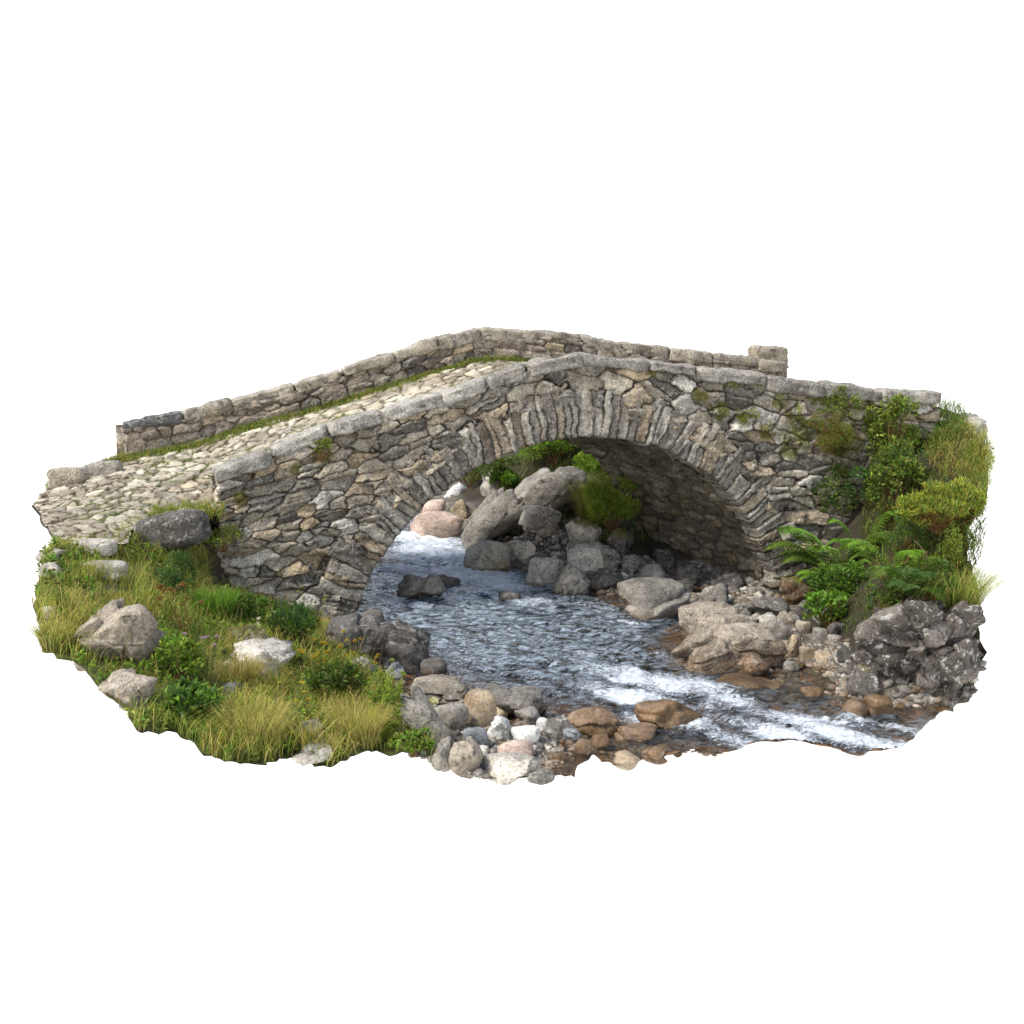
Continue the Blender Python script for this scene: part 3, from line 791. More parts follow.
# ------------------------------------------------------------------ cobbled road
ROAD_PX = [(40, 470), (50, 484), (80, 473), (121, 462), (128, 452), (180, 447), (230, 430), (260, 440), (240, 470), (222, 500), (222, 512), (206, 512), (150, 519), (132, 530), (128, 545), (95, 541), (60, 548), (20, 550), (20, 500)]
def road():
    pal = [(srgb(176, 166, 145), 4), (srgb(160, 150, 131), 4), (srgb(192, 183, 163), 2.2), (srgb(144, 134, 115), 2), (srgb(168, 154, 131), 2)]
    def sheet(x0, x1, y0, y1, res, seed):
        X, Y = np.meshgrid(np.arange(x0, x1, res), np.arange(y0, y1, res), indexing='ij')
        h, col, E, ID = relief(X, Y, .32, .25, seed, pal=pal, deep=.034, joint=.035, out=.010, tilt=.08, big=.28, jit=.95, warp=.2)
        j = (1 - sst(.014, .045, E))[..., None]
        P3 = np.stack([X, Y, X * 0], -1)
        veg = sst(-.1, .35, fbm(P3 * .9, 3, 8))[..., None]
        jc = srgb(78, 66, 46) * (1 - veg) + srgb(82, 88, 40) * veg
        col = col * (1 - j) + jc * j
        edge = np.clip(1 - np.abs(Y - (W - TP)) / .45, 0, 1)[..., None] * (X < 3)[..., None]
        em = sst(.3, .6, edge + .4 * fbm(P3 * 3, 3, 9)[..., None])
        col = col * (1 - em) + srgb(88, 92, 42) * em
        return np.stack([X, Y, zroad(X, Y) + h + .02], -1), col, X.shape
    a, ca, sa = sheet(-13, XL + .35, -4.2, W + .2, .028, 120)
    P = a.reshape(-1, 3); k = in_px(P, ROAD_PX) & inside(P[:, 0], P[:, 1], CLIP) & ((P[:, 1] < W - TP + .02) | (P[:, 0] < FXL - .15))
    F = gridF(*sa); F = F[k[F].all(1)]
    b, cb, sb = sheet(XL + .32, XR + .6, TP - .05, W - TP + .05, .045, 121)
    F2 = gridF(*sb) + len(P)
    V, F, C = compact(np.concatenate([P, b.reshape(-1, 3)]), np.concatenate([F, F2]), np.concatenate([ca.reshape(-1, 3), cb.reshape(-1, 3)]))
    o = mesh_obj('cobbled_road', V, F, C, M_COB)
    tag(o, 'pale worn cobbled road leading up onto the bridge between the parapets', 'road', kind='structure')
road()
# ------------------------------------------------------------------ rocks: every stone is its own object
_ico = {}
def ico(n):
    if n not in _ico:
        bm = bmesh.new(); bmesh.ops.create_icosphere(bm, subdivisions=n, radius=1)
        bm.verts.ensure_lookup_table()
        V = np.array([v.co[:] for v in bm.verts]); F = np.array([[v.index for v in f.verts] for f in bm.faces]); bm.free()
        _ico[n] = (V / np.linalg.norm(V, axis=1)[:, None], F)
    return _ico[n]

RCOL = {'grey': (142, 136, 126), 'pale': (190, 183, 170), 'white': (214, 212, 206), 'tan': (166, 149, 124), 'pink': (190, 168, 152), 'crag': (100, 93, 86), 'orange': (120, 99, 78),
        'dark': (98, 93, 87), 'brown': (112, 90, 66), 'blue': (132, 134, 136), 'warm': (154, 143, 127)}

def rock_shape(seed, sub, style, crack):
    """unit rock: rounded intersection of random half spaces, roughened, split by cracks"""
    rng = np.random.default_rng(seed); D, F = ico(sub)
    if style == 'round': n, p, lo, amp = 10, 5.5, .80, .09
    elif style == 'slab': n, p, lo, amp = 13, 12, .72, .06
    else: n, p, lo, amp = 17, 20, .62, .09
    nm = rng.normal(0, 1, (n, 3)); nm /= np.linalg.norm(nm, axis=1)[:, None]; dd = rng.uniform(lo, 1.0, n)
    nm = np.concatenate([nm, np.eye(3), -np.eye(3)]); dd = np.r_[dd, rng.uniform(.86, 1, 6)]
    c = np.maximum(D @ nm.T, 0) / dd
    r = (c ** p).sum(1) ** (-1 / p)
    if style == 'plank':
        amp = .05; Dp = D @ np.array([[.98, .17, 0], [-.17, .98, 0], [0, 0, 1.0]]); r = (np.abs(Dp) ** 3.6).sum(1) ** (-1 / 3.6) * (1 + .12 * D[:, 0] * rng.normal(0, 1) * np.abs(D[:, 2]))
    q = D * r[:, None]
    o = seed * 2.31
    r = r * (1 + amp * fbm(q * 1.6 + o, 4, seed) + amp * .38 * fbm(q * 5 + o, 4, seed + 1) + amp * .16 * fbm(q * 15 + o, 3, seed + 2))
    tone = np.ones(len(D))
    if crack:
        S = rng.normal(0, 1, (crack, 3)); S /= np.linalg.norm(S, axis=1)[:, None]; S *= rng.uniform(.6, 1.05, (crack, 1))
        q2 = (D * r[:, None]) * np.array([1, 1, 1.5]) + .22 * np.stack([fbm(q * 1.7 + o, 3, seed + 7), fbm(q * 1.7 + o + 9, 3, seed + 8), fbm(q * 1.7 + o + 19, 3, seed + 9)], -1)
        S = S * np.array([1, 1, 1.5])
        d = np.linalg.norm(q2[:, None] - S[None], axis=-1); k = d.argsort(1)[:, :2]
        i = np.arange(len(D)); L = np.linalg.norm(S[k[:, 0]] - S[k[:, 1]], axis=1) + 1e-6
        e = (d[i, k[:, 1]] ** 2 - d[i, k[:, 0]] ** 2) / (2 * L)
        wdt = .022 if crack > 12 else .016
        big = crack > 12
        blk = rng.normal(0, .075 if big else .055, crack)[k[:, 0]]; tl = rng.normal(0, .34 if big else .16, (crack, 3))[k[:, 0]]
        r = r + sst(-.005, .03 if big else .06, e) * (blk + ((q2 - S[k[:, 0]]) * tl).sum(1)) - (.10 if crack > 12 else .07) * (1 - sst(0, wdt * 2, e))
        tone *= (rng.uniform(.55, 1.6, crack) if big else rng.uniform(.78, 1.2, crack))[k[:, 0]] * (1 - .45 * (1 - sst(0, wdt, e)))
    return D * r[:, None], F, tone

def ground_at(px, py): return hit(px, py)

def rock(box, key, style, label, group=None, crack=0, mat=None, depth=.8, tilt=0, yaw=None, name='boulder', bury=.14, moss=0, wet=0, Y=None, sub=None, seed=None, cat=None, lift=0.0, stain=0, thin=None):
    x0, y0, x1, y1 = box; cx = (x0 + x1) / 2; w, h = x1 - x0, y1 - y0
    if style in ('ang', 'slab') and not crack and w > 18: crack = 4
    seed = seed or (int(x0 * 7 + y0 * 13 + x1 * 3) % 9973)
    rng = np.random.default_rng(seed + 1)
    if Y is not None: a = onY(cx, y1, Y)
    else: a = ground_at(cx, y1 - .04 * h)
    _, d = proj(a[None]); d = d[0] + lift; sc = d / FPX
    sub = sub or (5 if max(w, h) > 46 else 4 if max(w, h) > 14 else 3)
    if max(w, h) > 95: sub = 6
    V, F, tone = rock_shape(seed, sub, style, crack)
    nz = V[:, 2].copy()
    yw = rng.uniform(0, 6.28) if yaw is None else math.radians(yaw)
    c, s = math.cos(yw), math.sin(yw); V = np.stack([V[:, 0] * c - V[:, 1] * s, V[:, 0] * s + V[:, 1] * c, V[:, 2]], -1)
    ex = V.max(0) - V.min(0)
    # rock frame: right, depth, up
    A = w * sc / ex[0]; B = max(w * sc, h * sc * .6) * depth / ex[1]; Cc = h * sc * (1 + bury) / ex[2]
    if tilt:
        t = math.radians(tilt); V = V * np.array([1, 1, thin or Cc / A]); V = np.stack([V[:, 0] * math.cos(t) - V[:, 2] * math.sin(t), V[:, 1], V[:, 0] * math.sin(t) + V[:, 2] * math.cos(t)], -1); Cc = A
    cen = a + DH * B * ex[1] * .42
    if lift: cen = cen + DH * lift
    for it in range(4):
        P = cen + V[:, :1] * A * RT + V[:, 1:2] * B * DH + V[:, 2:] * Cc * np.array([0, 0, 1.0])
        q, dd = proj(P); lo, hi = q.min(0), q.max(0)
        A *= w / (hi[0] - lo[0]); Cc *= max(.35, (h * (1 + bury)) / (hi[1] - lo[1]))
        m = dd.mean() / FPX
        cen = cen + RT * ((x0 + x1) / 2 - (lo[0] + hi[0]) / 2) * m + np.array([0, 0, 1.0]) * (-(y0 - lo[1]) * m / math.cos(PH))
    P = cen + V[:, :1] * A * RT + V[:, 1:2] * B * DH + V[:, 2:] * Cc * np.array([0, 0, 1.0])
    base = srgb(*RCOL[key]) * rng.uniform(.9, 1.1)
    col = base * tone[:, None] * (1 + .22 * fbm(P * 2.0 + seed, 3, 3) + .10 * fbm(P * 8 + seed, 3, 4))[:, None]
    band = fbm(np.stack([P[:, 0] * .8, P[:, 1] * .8, P[:, 2] * 5 + P[:, 0]], -1) + seed, 3, 6)      # faint bedding
    col *= (1 + .10 * band)[:, None]
    if stain:
        m = sst(.0, .5, fbm(P * 1.5 + seed, 3, 11) + stain - .5)[:, None] * .7
        col = col * (1 - m) + srgb(138, 102, 66) * m
    if moss:
        up = sst(.1, .6, V[:, 2] + .5 * fbm(P * 3, 3, 12) - (1 - moss))[:, None]
        col = col * (1 - up) + srgb(96, 92, 40) * (1 + .4 * fbm(P * 9, 2, 13))[:, None] * up
    if wet:                                                            # brown river stain left up to the flood line
        zz = P[:, 2] - wz(P[:, 0], P[:, 1])
        m = (1 - sst(.02, .16 + .5 * (wet - 1), zz + .05 * fbm(P * 3, 3, 14)))[:, None] * .8
        col = col * (1 - m) + srgb(92, 70, 44) * m
    if mat is None: mat = {'round': M_SMOOTH}.get(style, M_ROCK)
    ob = mesh_obj(name, P, F, np.clip(col, .01, .75), mat)
    rebase(ob, P.mean(0) * np.array([1, 1, 0]) + np.array([0, 0, P[:, 2].min()]))
    tag(ob, label, cat or ('boulder' if name == 'boulder' else 'rock slab' if name == 'rock_slab' else 'stone'), group)
    return ob

G1 = 'boulders in the grass of the left bank'; G2 = 'stones of the gravel bar'; G3 = 'rocks in and beside the stream under the arch'; G4 = 'stones along the right shore'; G5 = 'rocks of the far bank behind the arch'; G6 = 'rocks lying in the shallow water'
# left bank
rock((72, 598, 178, 674), 'warm', 'ang', 'large pale fissured boulder in the grass near the left edge', G1, crack=10, depth=.8, seed=31, bury=.06)
rock((97, 668, 158, 708), 'warm', 'ang', 'flat topped cracked boulder just below the large fissured one', G1, crack=4)
rock((131, 509, 212, 548), 'dark', 'plank', 'long dark lichen speckled slab lying below the bridge end', G1, tilt=9, depth=.45, name='flat_rock', mat=M_WALL, yaw=0, bury=.05, lift=-.35)
rock((69, 538, 118, 556), 'pale', 'plank', 'low flat pale slab bordering the cobbles', G1, name='flat_rock', depth=.5)
rock((81, 560, 129, 580), 'pale', 'plank', 'pale slab with dark patch beneath the cobbled edge', G1, name='flat_rock', depth=.5, stain=.2)
rock((35, 548, 66, 562), 'pale', 'slab', 'small pale slab on the ragged left margin below the cobbles', G1, name='flat_rock', depth=.5)
rock((38, 562, 68, 582), 'pale', 'slab', 'low pale stone at the left margin among grass', G1, name='flat_rock', depth=.5)
rock((229, 624, 286, 662), 'warm', 'ang', 'rounded boulder behind the pale one in mid grass', G1, moss=.55)
rock((210, 637, 296, 680), 'pale', 'ang', 'pale topped boulder half buried in straw coloured grass', G1, crack=5, moss=.45, tilt=-8)
rock((284, 718, 324, 744), 'warm', 'ang', 'small brownish boulder above the lowest pale one in the grass', G1)
rock((290, 738, 333, 766), 'pale', 'ang', 'lowest pale boulder in the grass at the front edge', G1, moss=.3, bury=.0, depth=.9)
rock((321, 697, 374, 722), 'pink', 'ang', 'pinkish flat boulder behind the tall front grass', G1, stain=.2)
rock((220, 682, 241, 698), 'blue', 'round', 'small bluish stone poking through the straw grass', G1)
rock((42, 606, 62, 622), 'pale', 'round', 'small pale stone in the grass at the far left margin', G1)
# kerb at the road's back edge
rock((46, 467, 90, 490), 'warm', 'plank', 'outer pale kerb slab along the back edge of the cobbles', 'kerb slabs behind the cobbles', name='kerb_slab', depth=.3, tilt=7, yaw=0, mat=M_WALL, cat='kerb slab', bury=.0)
rock((84, 460, 123, 480), 'grey', 'plank', 'inner kerb slab touching the foot of the far parapet', 'kerb slabs behind the cobbles', name='kerb_slab', depth=.3, tilt=7, yaw=0, mat=M_WALL, cat='kerb slab', bury=.0)
# foot of the left pier
rock((352, 618, 432, 672), 'dark', 'ang', 'big dark block cracked into pieces at the foot of the left pier', G3, crack=11, mat=M_ROCK, depth=.7)
rock((322, 612, 384, 662), 'dark', 'ang', 'dark jointed rock between the pier and the yellow flowers', G3, crack=6, depth=.8)
rock((356, 609, 386, 632), 'dark', 'round', 'dark rounded rock wedged on top of the cracked pier block', G3, lift=.5)
rock((420, 657, 447, 677), 'dark', 'round', 'smooth dark stone in the water beside the cracked block', G3, wet=1)
rock((385, 662, 405, 680), 'blue', 'ang', 'small blue grey stone under the cracked block', G3)
rock((346, 656, 378, 680), 'grey', 'ang', 'grey pointed stone between yellow flowers and cracked block', G3)
rock((381, 654, 401, 668), 'tan', 'round', 'small tan stone at the base of the cracked block', G3)
# gravel bar
rock((410, 674, 483, 704), 'warm', 'slab', 'wide pale flat slab at the back of the gravel bar', G2, depth=.9, name='flat_rock')
rock((480, 682, 547, 724), 'grey', 'round', 'largest smooth grey boulder of the gravel bar with a hairline crack', G2, crack=3, mat=M_ROCK, wet=1)
rock((463, 688, 497, 731), 'tan', 'round', 'upright tan stone with orange stain in the gravel bar', G2, stain=.2)
rock((436, 702, 470, 735), 'grey', 'round', 'round dark veined grey stone left of the upright tan one', G2, crack=3)
rock((395, 686, 457, 748), 'grey', 'slab', 'long grey rock slanting down through the gravel bar', G2, tilt=-44, depth=.45, thin=.45, name='flat_rock')
rock((402, 706, 428, 738), 'warm', 'ang', 'brown mottled stone in front of the bright leafy plant', G2, stain=.3)
rock((448, 736, 483, 774), 'warm', 'ang', 'tall tan blocky stone near the front of the gravel bar', G2, crack=4)
rock((431, 736, 455, 768), 'grey', 'ang', 'grey wedge shaped stone left of the tan blocky one', G2)
rock((484, 715, 513, 742), 'white', 'ang', 'white stone with a dark line across it in the gravel bar', G2, crack=3)
rock((511, 725, 540, 747), 'white', 'round', 'smooth white oval stone right of the lined white stone', G2)
rock((497, 740, 534, 762), 'pink', 'round', 'pinkish white oval stone below the white pair', G2)
rock((476, 752, 542, 781), 'pale', 'slab', 'broad pale flat rock on the very front of the gravel bar', G2, depth=.7, name='flat_rock')
rock((545, 714, 577, 744), 'dark', 'ang', 'dark and white mottled stone at the right of the gravel bar', G2, mat=M_CRAG)
rock((514, 706, 541, 726), 'grey', 'slab', 'flat grey stone above the white oval one', G2)
rock((463, 727, 489, 750), 'blue', 'round', 'bluish grey stone beneath the upright tan one', G2)
rock((527, 768, 555, 783), 'grey', 'ang', 'small grey stone at the front edge right of the broad flat rock', G2)
rock((536, 717, 551, 732), 'white', 'round', 'little white pebble beside the mottled dark stone', G2)
rock((489, 703, 509, 720), 'tan', 'round', 'small tan stone tucked under the largest grey boulder', G2)
rock((474, 745, 489, 758), 'pale', 'round', 'small pale stone between blue and pink stones', G2)
rock((560, 728, 582, 744), 'blue', 'slab', 'thin slate coloured stone beside the orange rock', G2)
rock((552, 752, 566, 762), 'brown', 'round', 'small brown pebble in the front shallows', G6, mat=M_WET)
# shallow water
rock((564, 705, 623, 736), 'orange', 'slab', 'orange brown rock on the edge of the gravel bar', G6, depth=.8, mat=M_SMOOTH, wet=1, seed=41)
rock((634, 699, 703, 733), 'brown', 'ang', 'brown angular rock breaking the white water in front', G6, depth=.7, mat=M_WET, stain=.3)
rock((606, 722, 658, 742), 'orange', 'slab', 'ochre rock awash between the orange and brown rocks', G6, mat=M_WET, bury=.4)
rock((574, 738, 592, 756), 'orange', 'round', 'small rusty stone in the front shallows', G6, mat=M_WET)
rock((590, 734, 610, 748), 'brown', 'round', 'small brown stone below the orange rock', G6, mat=M_WET)
rock((640, 744, 668, 758), 'brown', 'slab', 'flat brown stone barely under the front edge of the stream', G6, mat=M_WET, bury=.5)
rock((612, 750, 640, 764), 'tan', 'slab', 'flat tan stone at the front edge below the ochre rock', G6, mat=M_WET, bury=.5)
rock((840, 699, 868, 720), 'orange', 'round', 'orange rounded stone in the water before the crag', G6, mat=M_WET)
rock((862, 694, 894, 718), 'brown', 'ang', 'brown split stone in the water against the crag foot', G6, crack=4, mat=M_WET)
rock((800, 686, 824, 698), 'brown', 'round', 'brown stone awash before the right shore pebbles', G6, mat=M_WET, bury=.4)
rock((735, 653, 770, 678), 'orange', 'slab', 'flat orange stone leaning on the great two toned boulder', G6, wet=1)
rock((712, 672, 792, 694), 'brown', 'slab', 'wide brown ledge just under water below the great boulder', G6, mat=M_WET, bury=.6, name='flat_rock')
# mid stream
rock((396, 574, 446, 600), 'grey', 'ang', 'dark low rock alone in midstream below the left pier', G3, wet=1, mat=M_ROCK, depth=.9)
rock((498, 590, 522, 600), 'grey', 'slab', 'flat grey rock barely breaking the midstream surface', G3, wet=1, bury=.5)
# right shore
rock((671, 614, 789, 677), 'warm', 'ang', 'great two toned boulder with white top and brown wet side', G4, crack=8, wet=2.3, depth=.7, tilt=10, thin=.62, seed=88, mat=M_ROCK)
rock((678, 600, 740, 640), 'warm', 'round', 'speckled rounded boulder behind the great two toned one', G4, mat=M_WALL)
rock((617, 577, 692, 620), 'grey', 'round', 'broad smooth grey boulder under the right side of the arch', G3, wet=1, crack=3, mat=M_SMOOTH)
rock((697, 582, 729, 612), 'grey', 'ang', 'triangular grey rock at the foot of the vault wall', G3)
rock((729, 601, 752, 622), 'grey', 'ang', 'small grey block at the vault foot right of the speckled boulder', G3)
rock((742, 596, 790, 622), 'dark', 'ang', 'dark jumbled rock below the right springing', G3, crack=4)
rock((755, 612, 790, 646), 'pale', 'ang', 'pale blocky stone just right of the great boulder top', G4, crack=3)
rock((776, 634, 802, 661), 'tan', 'ang', 'rusty round stone among grey shore pebbles', G4, mat=M_ROCK)
rock((812, 627, 832, 644), 'grey', 'round', 'blue grey round stone on the right shore', G4)
rock((799, 646, 817, 663), 'tan', 'round', 'tan egg shaped stone right of the rusty one', G4)
rock((814, 650, 833, 664), 'tan', 'round', 'tan flat stone near the crag end of the shore', G4)
rock((827, 634, 848, 651), 'grey', 'ang', 'grey angular stone nearest the left side of the crag', G4)
rock((777, 610, 796, 634), 'warm', 'slab', 'leaning slab shaped stone under the low leafy plant', G4, tilt=35)
rock((761, 642, 779, 656), 'tan', 'round', 'small tan stone between the great boulder and the rusty one', G4)
rock((795, 620, 812, 636), 'warm', 'round', 'round warm grey stone behind the rusty one', G4)
rock((757, 656, 773, 668), 'tan', 'round', 'small tan stone at the water line by the great boulder', G4)
rock((832, 652, 850, 666), 'pale', 'slab', 'flat pale stone at the crag foot', G4)
rock((779, 576, 814, 606), 'brown', 'ang', 'mossy brown rock beneath the fern beside the arch', G4, moss=.4)
rock((786, 660, 806, 670), 'brown', 'slab', 'thin brown stone on the water line of the right shore', G4, wet=1)
# the crag
rock((848, 586, 986, 712), 'crag', 'ang', 'massive fractured dark crag with pale lichen at the right edge of the stream', None, crack=70, mat=M_CRAG, depth=.75, moss=.12, name='crag', cat='crag', sub=6, bury=.0)
rock((918, 636, 984, 700), 'crag', 'ang', 'lower right block of lichen spotted dark rock beneath the crag', None, crack=24, mat=M_CRAG, depth=.6, bury=.0, name='crag', cat='crag', lift=-.3)
rock((846, 664, 880, 700), 'dark', 'ang', 'small mossy block at the water side foot of the crag', G4, moss=.5, mat=M_CRAG)
rock((940, 412, 988, 448), 'pale', 'ang', 'pale rock on the bank top beyond the right end of the parapet', None, Y=.3, stain=.2)
# rubble stepping down where the wall ends on the left
for bx, k, lb in (((204, 540, 232, 558), 'grey', 'flat grey stone at the broken wall end just under the green weeds'), ((206, 556, 240, 574), 'warm', 'brownish stone in the broken wall end above the vivid grass clump'), ((196, 568, 220, 588), 'dark', 'dark stone at the broken wall end beside the feathery bush'),
                  ((218, 572, 250, 592), 'grey', 'pale edged grey stone low in the broken wall end'), ((240, 584, 276, 604), 'grey', 'grey stone fallen at the wall foot behind the dark low bush'), ((280, 600, 312, 620), 'warm', 'warm grey stone fallen at the wall foot left of the pier'), ((310, 606, 338, 628), 'grey', 'grey stone at the wall foot touching the dark jointed rock')):
    rock(bx, k, 'ang', lb, 'rubble at the foot of the wall', depth=.6, mat=M_WALL, Y=-.12, bury=.1)
for bx, k, lb in (((700, 596, 722, 612), 'dark', 'dark stone between the triangular rock and the speckled boulder'), ((742, 622, 764, 640), 'grey', 'grey wedge behind the top of the great boulder'), ((794, 600, 816, 618), 'dark', 'dark stone in the shade below the ferns by the arch foot'), ((812, 608, 836, 626), 'grey', 'grey block under the right end of the low leafy plant'),
                  ((826, 622, 850, 638), 'dark', 'dark angular block between leafy plant and crag'), ((836, 646, 858, 662), 'dark', 'dark wedge of rock touching the left of the crag'), ((783, 660, 800, 672), 'grey', 'small grey stone at the water line below the rusty one'), ((672, 578, 698, 594), 'dark', 'dark stone behind the broad smooth grey boulder'), ((716, 574, 744, 592), 'dark', 'dark flat stone along the shaded vault foot')):
    rock(bx, k, 'ang', lb, G4, depth=.8)
# upstream and the far bank
rock((410, 511, 464, 540), 'pink', 'round', 'smooth pinkish boulder on the upstream water edge', G5, depth=.8, stain=.15)
rock((422, 499, 446, 518), 'pink', 'round', 'pale peach stone behind the smooth pinkish boulder', G5, lift=.6)
rock((440, 482, 471, 508), 'white', 'ang', 'angular white rock leaning against the inside of the arch edge', G5, lift=1.2)
rock((450, 499, 475, 522), 'tan', 'ang', 'pale tan block right of the peach stone', G5, lift=.6)
rock((470, 488, 492, 512), 'brown', 'ang', 'rusty brown rock wedged beside the white angular one', G5, lift=1.4)
rock((461, 487, 526, 549), 'grey', 'slab', 'long sloping grey ledge running down to the upstream water', G5, tilt=36, depth=.9, thin=.55, crack=3, name='flat_rock', mat=M_ROCK)
rock((486, 466, 588, 532), 'grey', 'slab', 'upper sloping bedrock ledge below the far shrubs', G5, tilt=26, depth=.9, thin=.5, crack=5, name='flat_rock', mat=M_ROCK, lift=.5)
rock((480, 462, 512, 500), 'pale', 'ang', 'cracked grey outcrop just under the arch crown on the left', G5, crack=4, bury=.4)
rock((518, 505, 562, 534), 'pale', 'ang', 'dark broken rock beneath the upper bedrock ledge', G5, crack=5)
rock((463, 538, 511, 573), 'pale', 'ang', 'dark sided boulder standing in the upstream rapid', G3, wet=1, depth=.8)
rock((488, 556, 511, 572), 'tan', 'ang', 'small tan stone against the boulder in the rapid', G3, wet=1)
rock((510, 540, 536, 563), 'pale', 'ang', 'dark notched rock among the pale far gravel', G5)
rock((536, 522, 562, 538), 'warm', 'slab', 'flat tan block on the far gravel', G5)
rock((525, 557, 564, 588), 'pale', 'round', 'round grey boulder with a dimple at the far water edge', G3, wet=1, mat=M_ROCK)
rock((552, 563, 590, 598), 'grey', 'ang', 'dark pointed boulder right of the dimpled one', G3, wet=1)
rock((567, 542, 612, 574), 'pale', 'ang', 'grey boulder behind the dark pointed one', G5, crack=3)
rock((565, 516, 602, 556), 'pale', 'ang', 'mossy topped rock under the far green shrub', G5, moss=.6, tilt=25)
rock((598, 546, 622, 572), 'grey', 'ang', 'grey lump left of the dark hollow under the vault', G5)
rock((620, 554, 640, 574), 'grey', 'ang', 'upright grey stone in the dark hollow under the vault', G5)
rock((640, 563, 668, 586), 'grey', 'round', 'smooth grey stone at the back foot of the vault', G3)
rock((588, 574, 622, 592), 'dark', 'ang', 'low dark rock on the far water edge under the arch', G3, wet=1)
rock((652, 548, 676, 572), 'dark', 'ang', 'dark fallen block leaning on the vault wall', G3)
rock((672, 566, 704, 590), 'dark', 'ang', 'dark rubble block along the vault foot', G3, crack=3)
rock((606, 528, 634, 556), 'dark', 'ang', 'dark mossy rock at the far corner of the vault', G5, moss=.5)
rock((430, 574, 462, 586), 'dark', 'slab', 'submerged dark rock behind the lone midstream rock', G3, mat=M_WET, bury=.6)

# loose gravel between the stones
def gravel():
    rng = np.random.default_rng(77)
    areas = [([(392, 680), (440, 690), (560, 715), (600, 740), (585, 776), (480, 778), (430, 765), (396, 745)], 2000, (.02, .085)),
             ([(690, 640), (745, 655), (850, 640), (850, 672), (740, 676), (690, 668)], 900, (.02, .09)),
             ([(480, 545), (540, 528), (600, 540), (660, 565), (700, 596), (640, 606), (560, 590), (480, 560)], 1500, (.025, .12)),
             ([(570, 725), (720, 735), (720, 765), (570, 770)], 500, (.03, .1)),
             ([(636, 556), (700, 562), (788, 594), (805, 645), (700, 650), (640, 606)], 1700, (.03, .14)), ([(860, 660), (985, 660), (975, 704), (860, 712)], 500, (.03, .12)),
             ([(720, 670), (850, 670), (850, 710), (720, 700)], 350, (.03, .1)),
             ([(345, 640), (400, 650), (405, 690), (370, 690)], 200, (.03, .1))]
    pal = [(srgb(140, 134, 124), 4), (srgb(160, 153, 141), 2.5), (srgb(104, 99, 92), 4), (srgb(134, 121, 104), 1.4), (srgb(186, 180, 169), .7), (srgb(110, 93, 74), .6)]
    D, F0 = ico(2)
    Vs = []; Fs = []; Cs = []; nv = 0
    for poly, n, (a, b) in areas:
        p = np.array(poly); k = 0
        while k < n:
            x, y = rng.uniform(p.min(0), p.max(0))
            if not inside(np.array([x]), np.array([y]), p)[0]: continue
            g = hit(x, y, water=False)
            if not inside(g[:1], g[1:2], CLIP)[0]: continue
            if g[2] < wz(g[0], g[1]) and edge_dist(g[:1], g[1:2], CLIP)[0] < .25: continue
            k += 1
            s = a + (b - a) * rng.random() ** 2.6
            sc = s * np.array([1, rng.uniform(.6, .95), rng.uniform(.4, .75)])
            r = 1 + .2 * np.sin(D @ rng.normal(0, 2.2, 3) + rng.uniform(0, 6)) + .1 * np.sin(D @ rng.normal(0, 4, 3))
            q = D * r[:, None] * sc; t = rng.uniform(0, 6.28)
            q = np.stack([q[:, 0] * math.cos(t) - q[:, 1] * math.sin(t), q[:, 0] * math.sin(t) + q[:, 1] * math.cos(t), q[:, 2] + q[:, 0] * rng.normal(0, .2)], -1)
            Vs.append(q + g + np.array([0, 0, s * .15])); Fs.append(F0 + nv); nv += len(D)
            c = palette(1, rng, pal)[0]
            if g[2] < wz(g[0], g[1]): c = c * .6 + srgb(130, 92, 50) * .4
            Cs.append(np.repeat(c[None], len(D), 0))
    o = mesh_obj('gravel', np.concatenate(Vs), np.concatenate(Fs), np.concatenate(Cs), M_SMOOTH)
    tag(o, 'loose mixed gravel and pebbles filling the gaps between the stream stones', 'gravel', kind='stuff')
gravel()
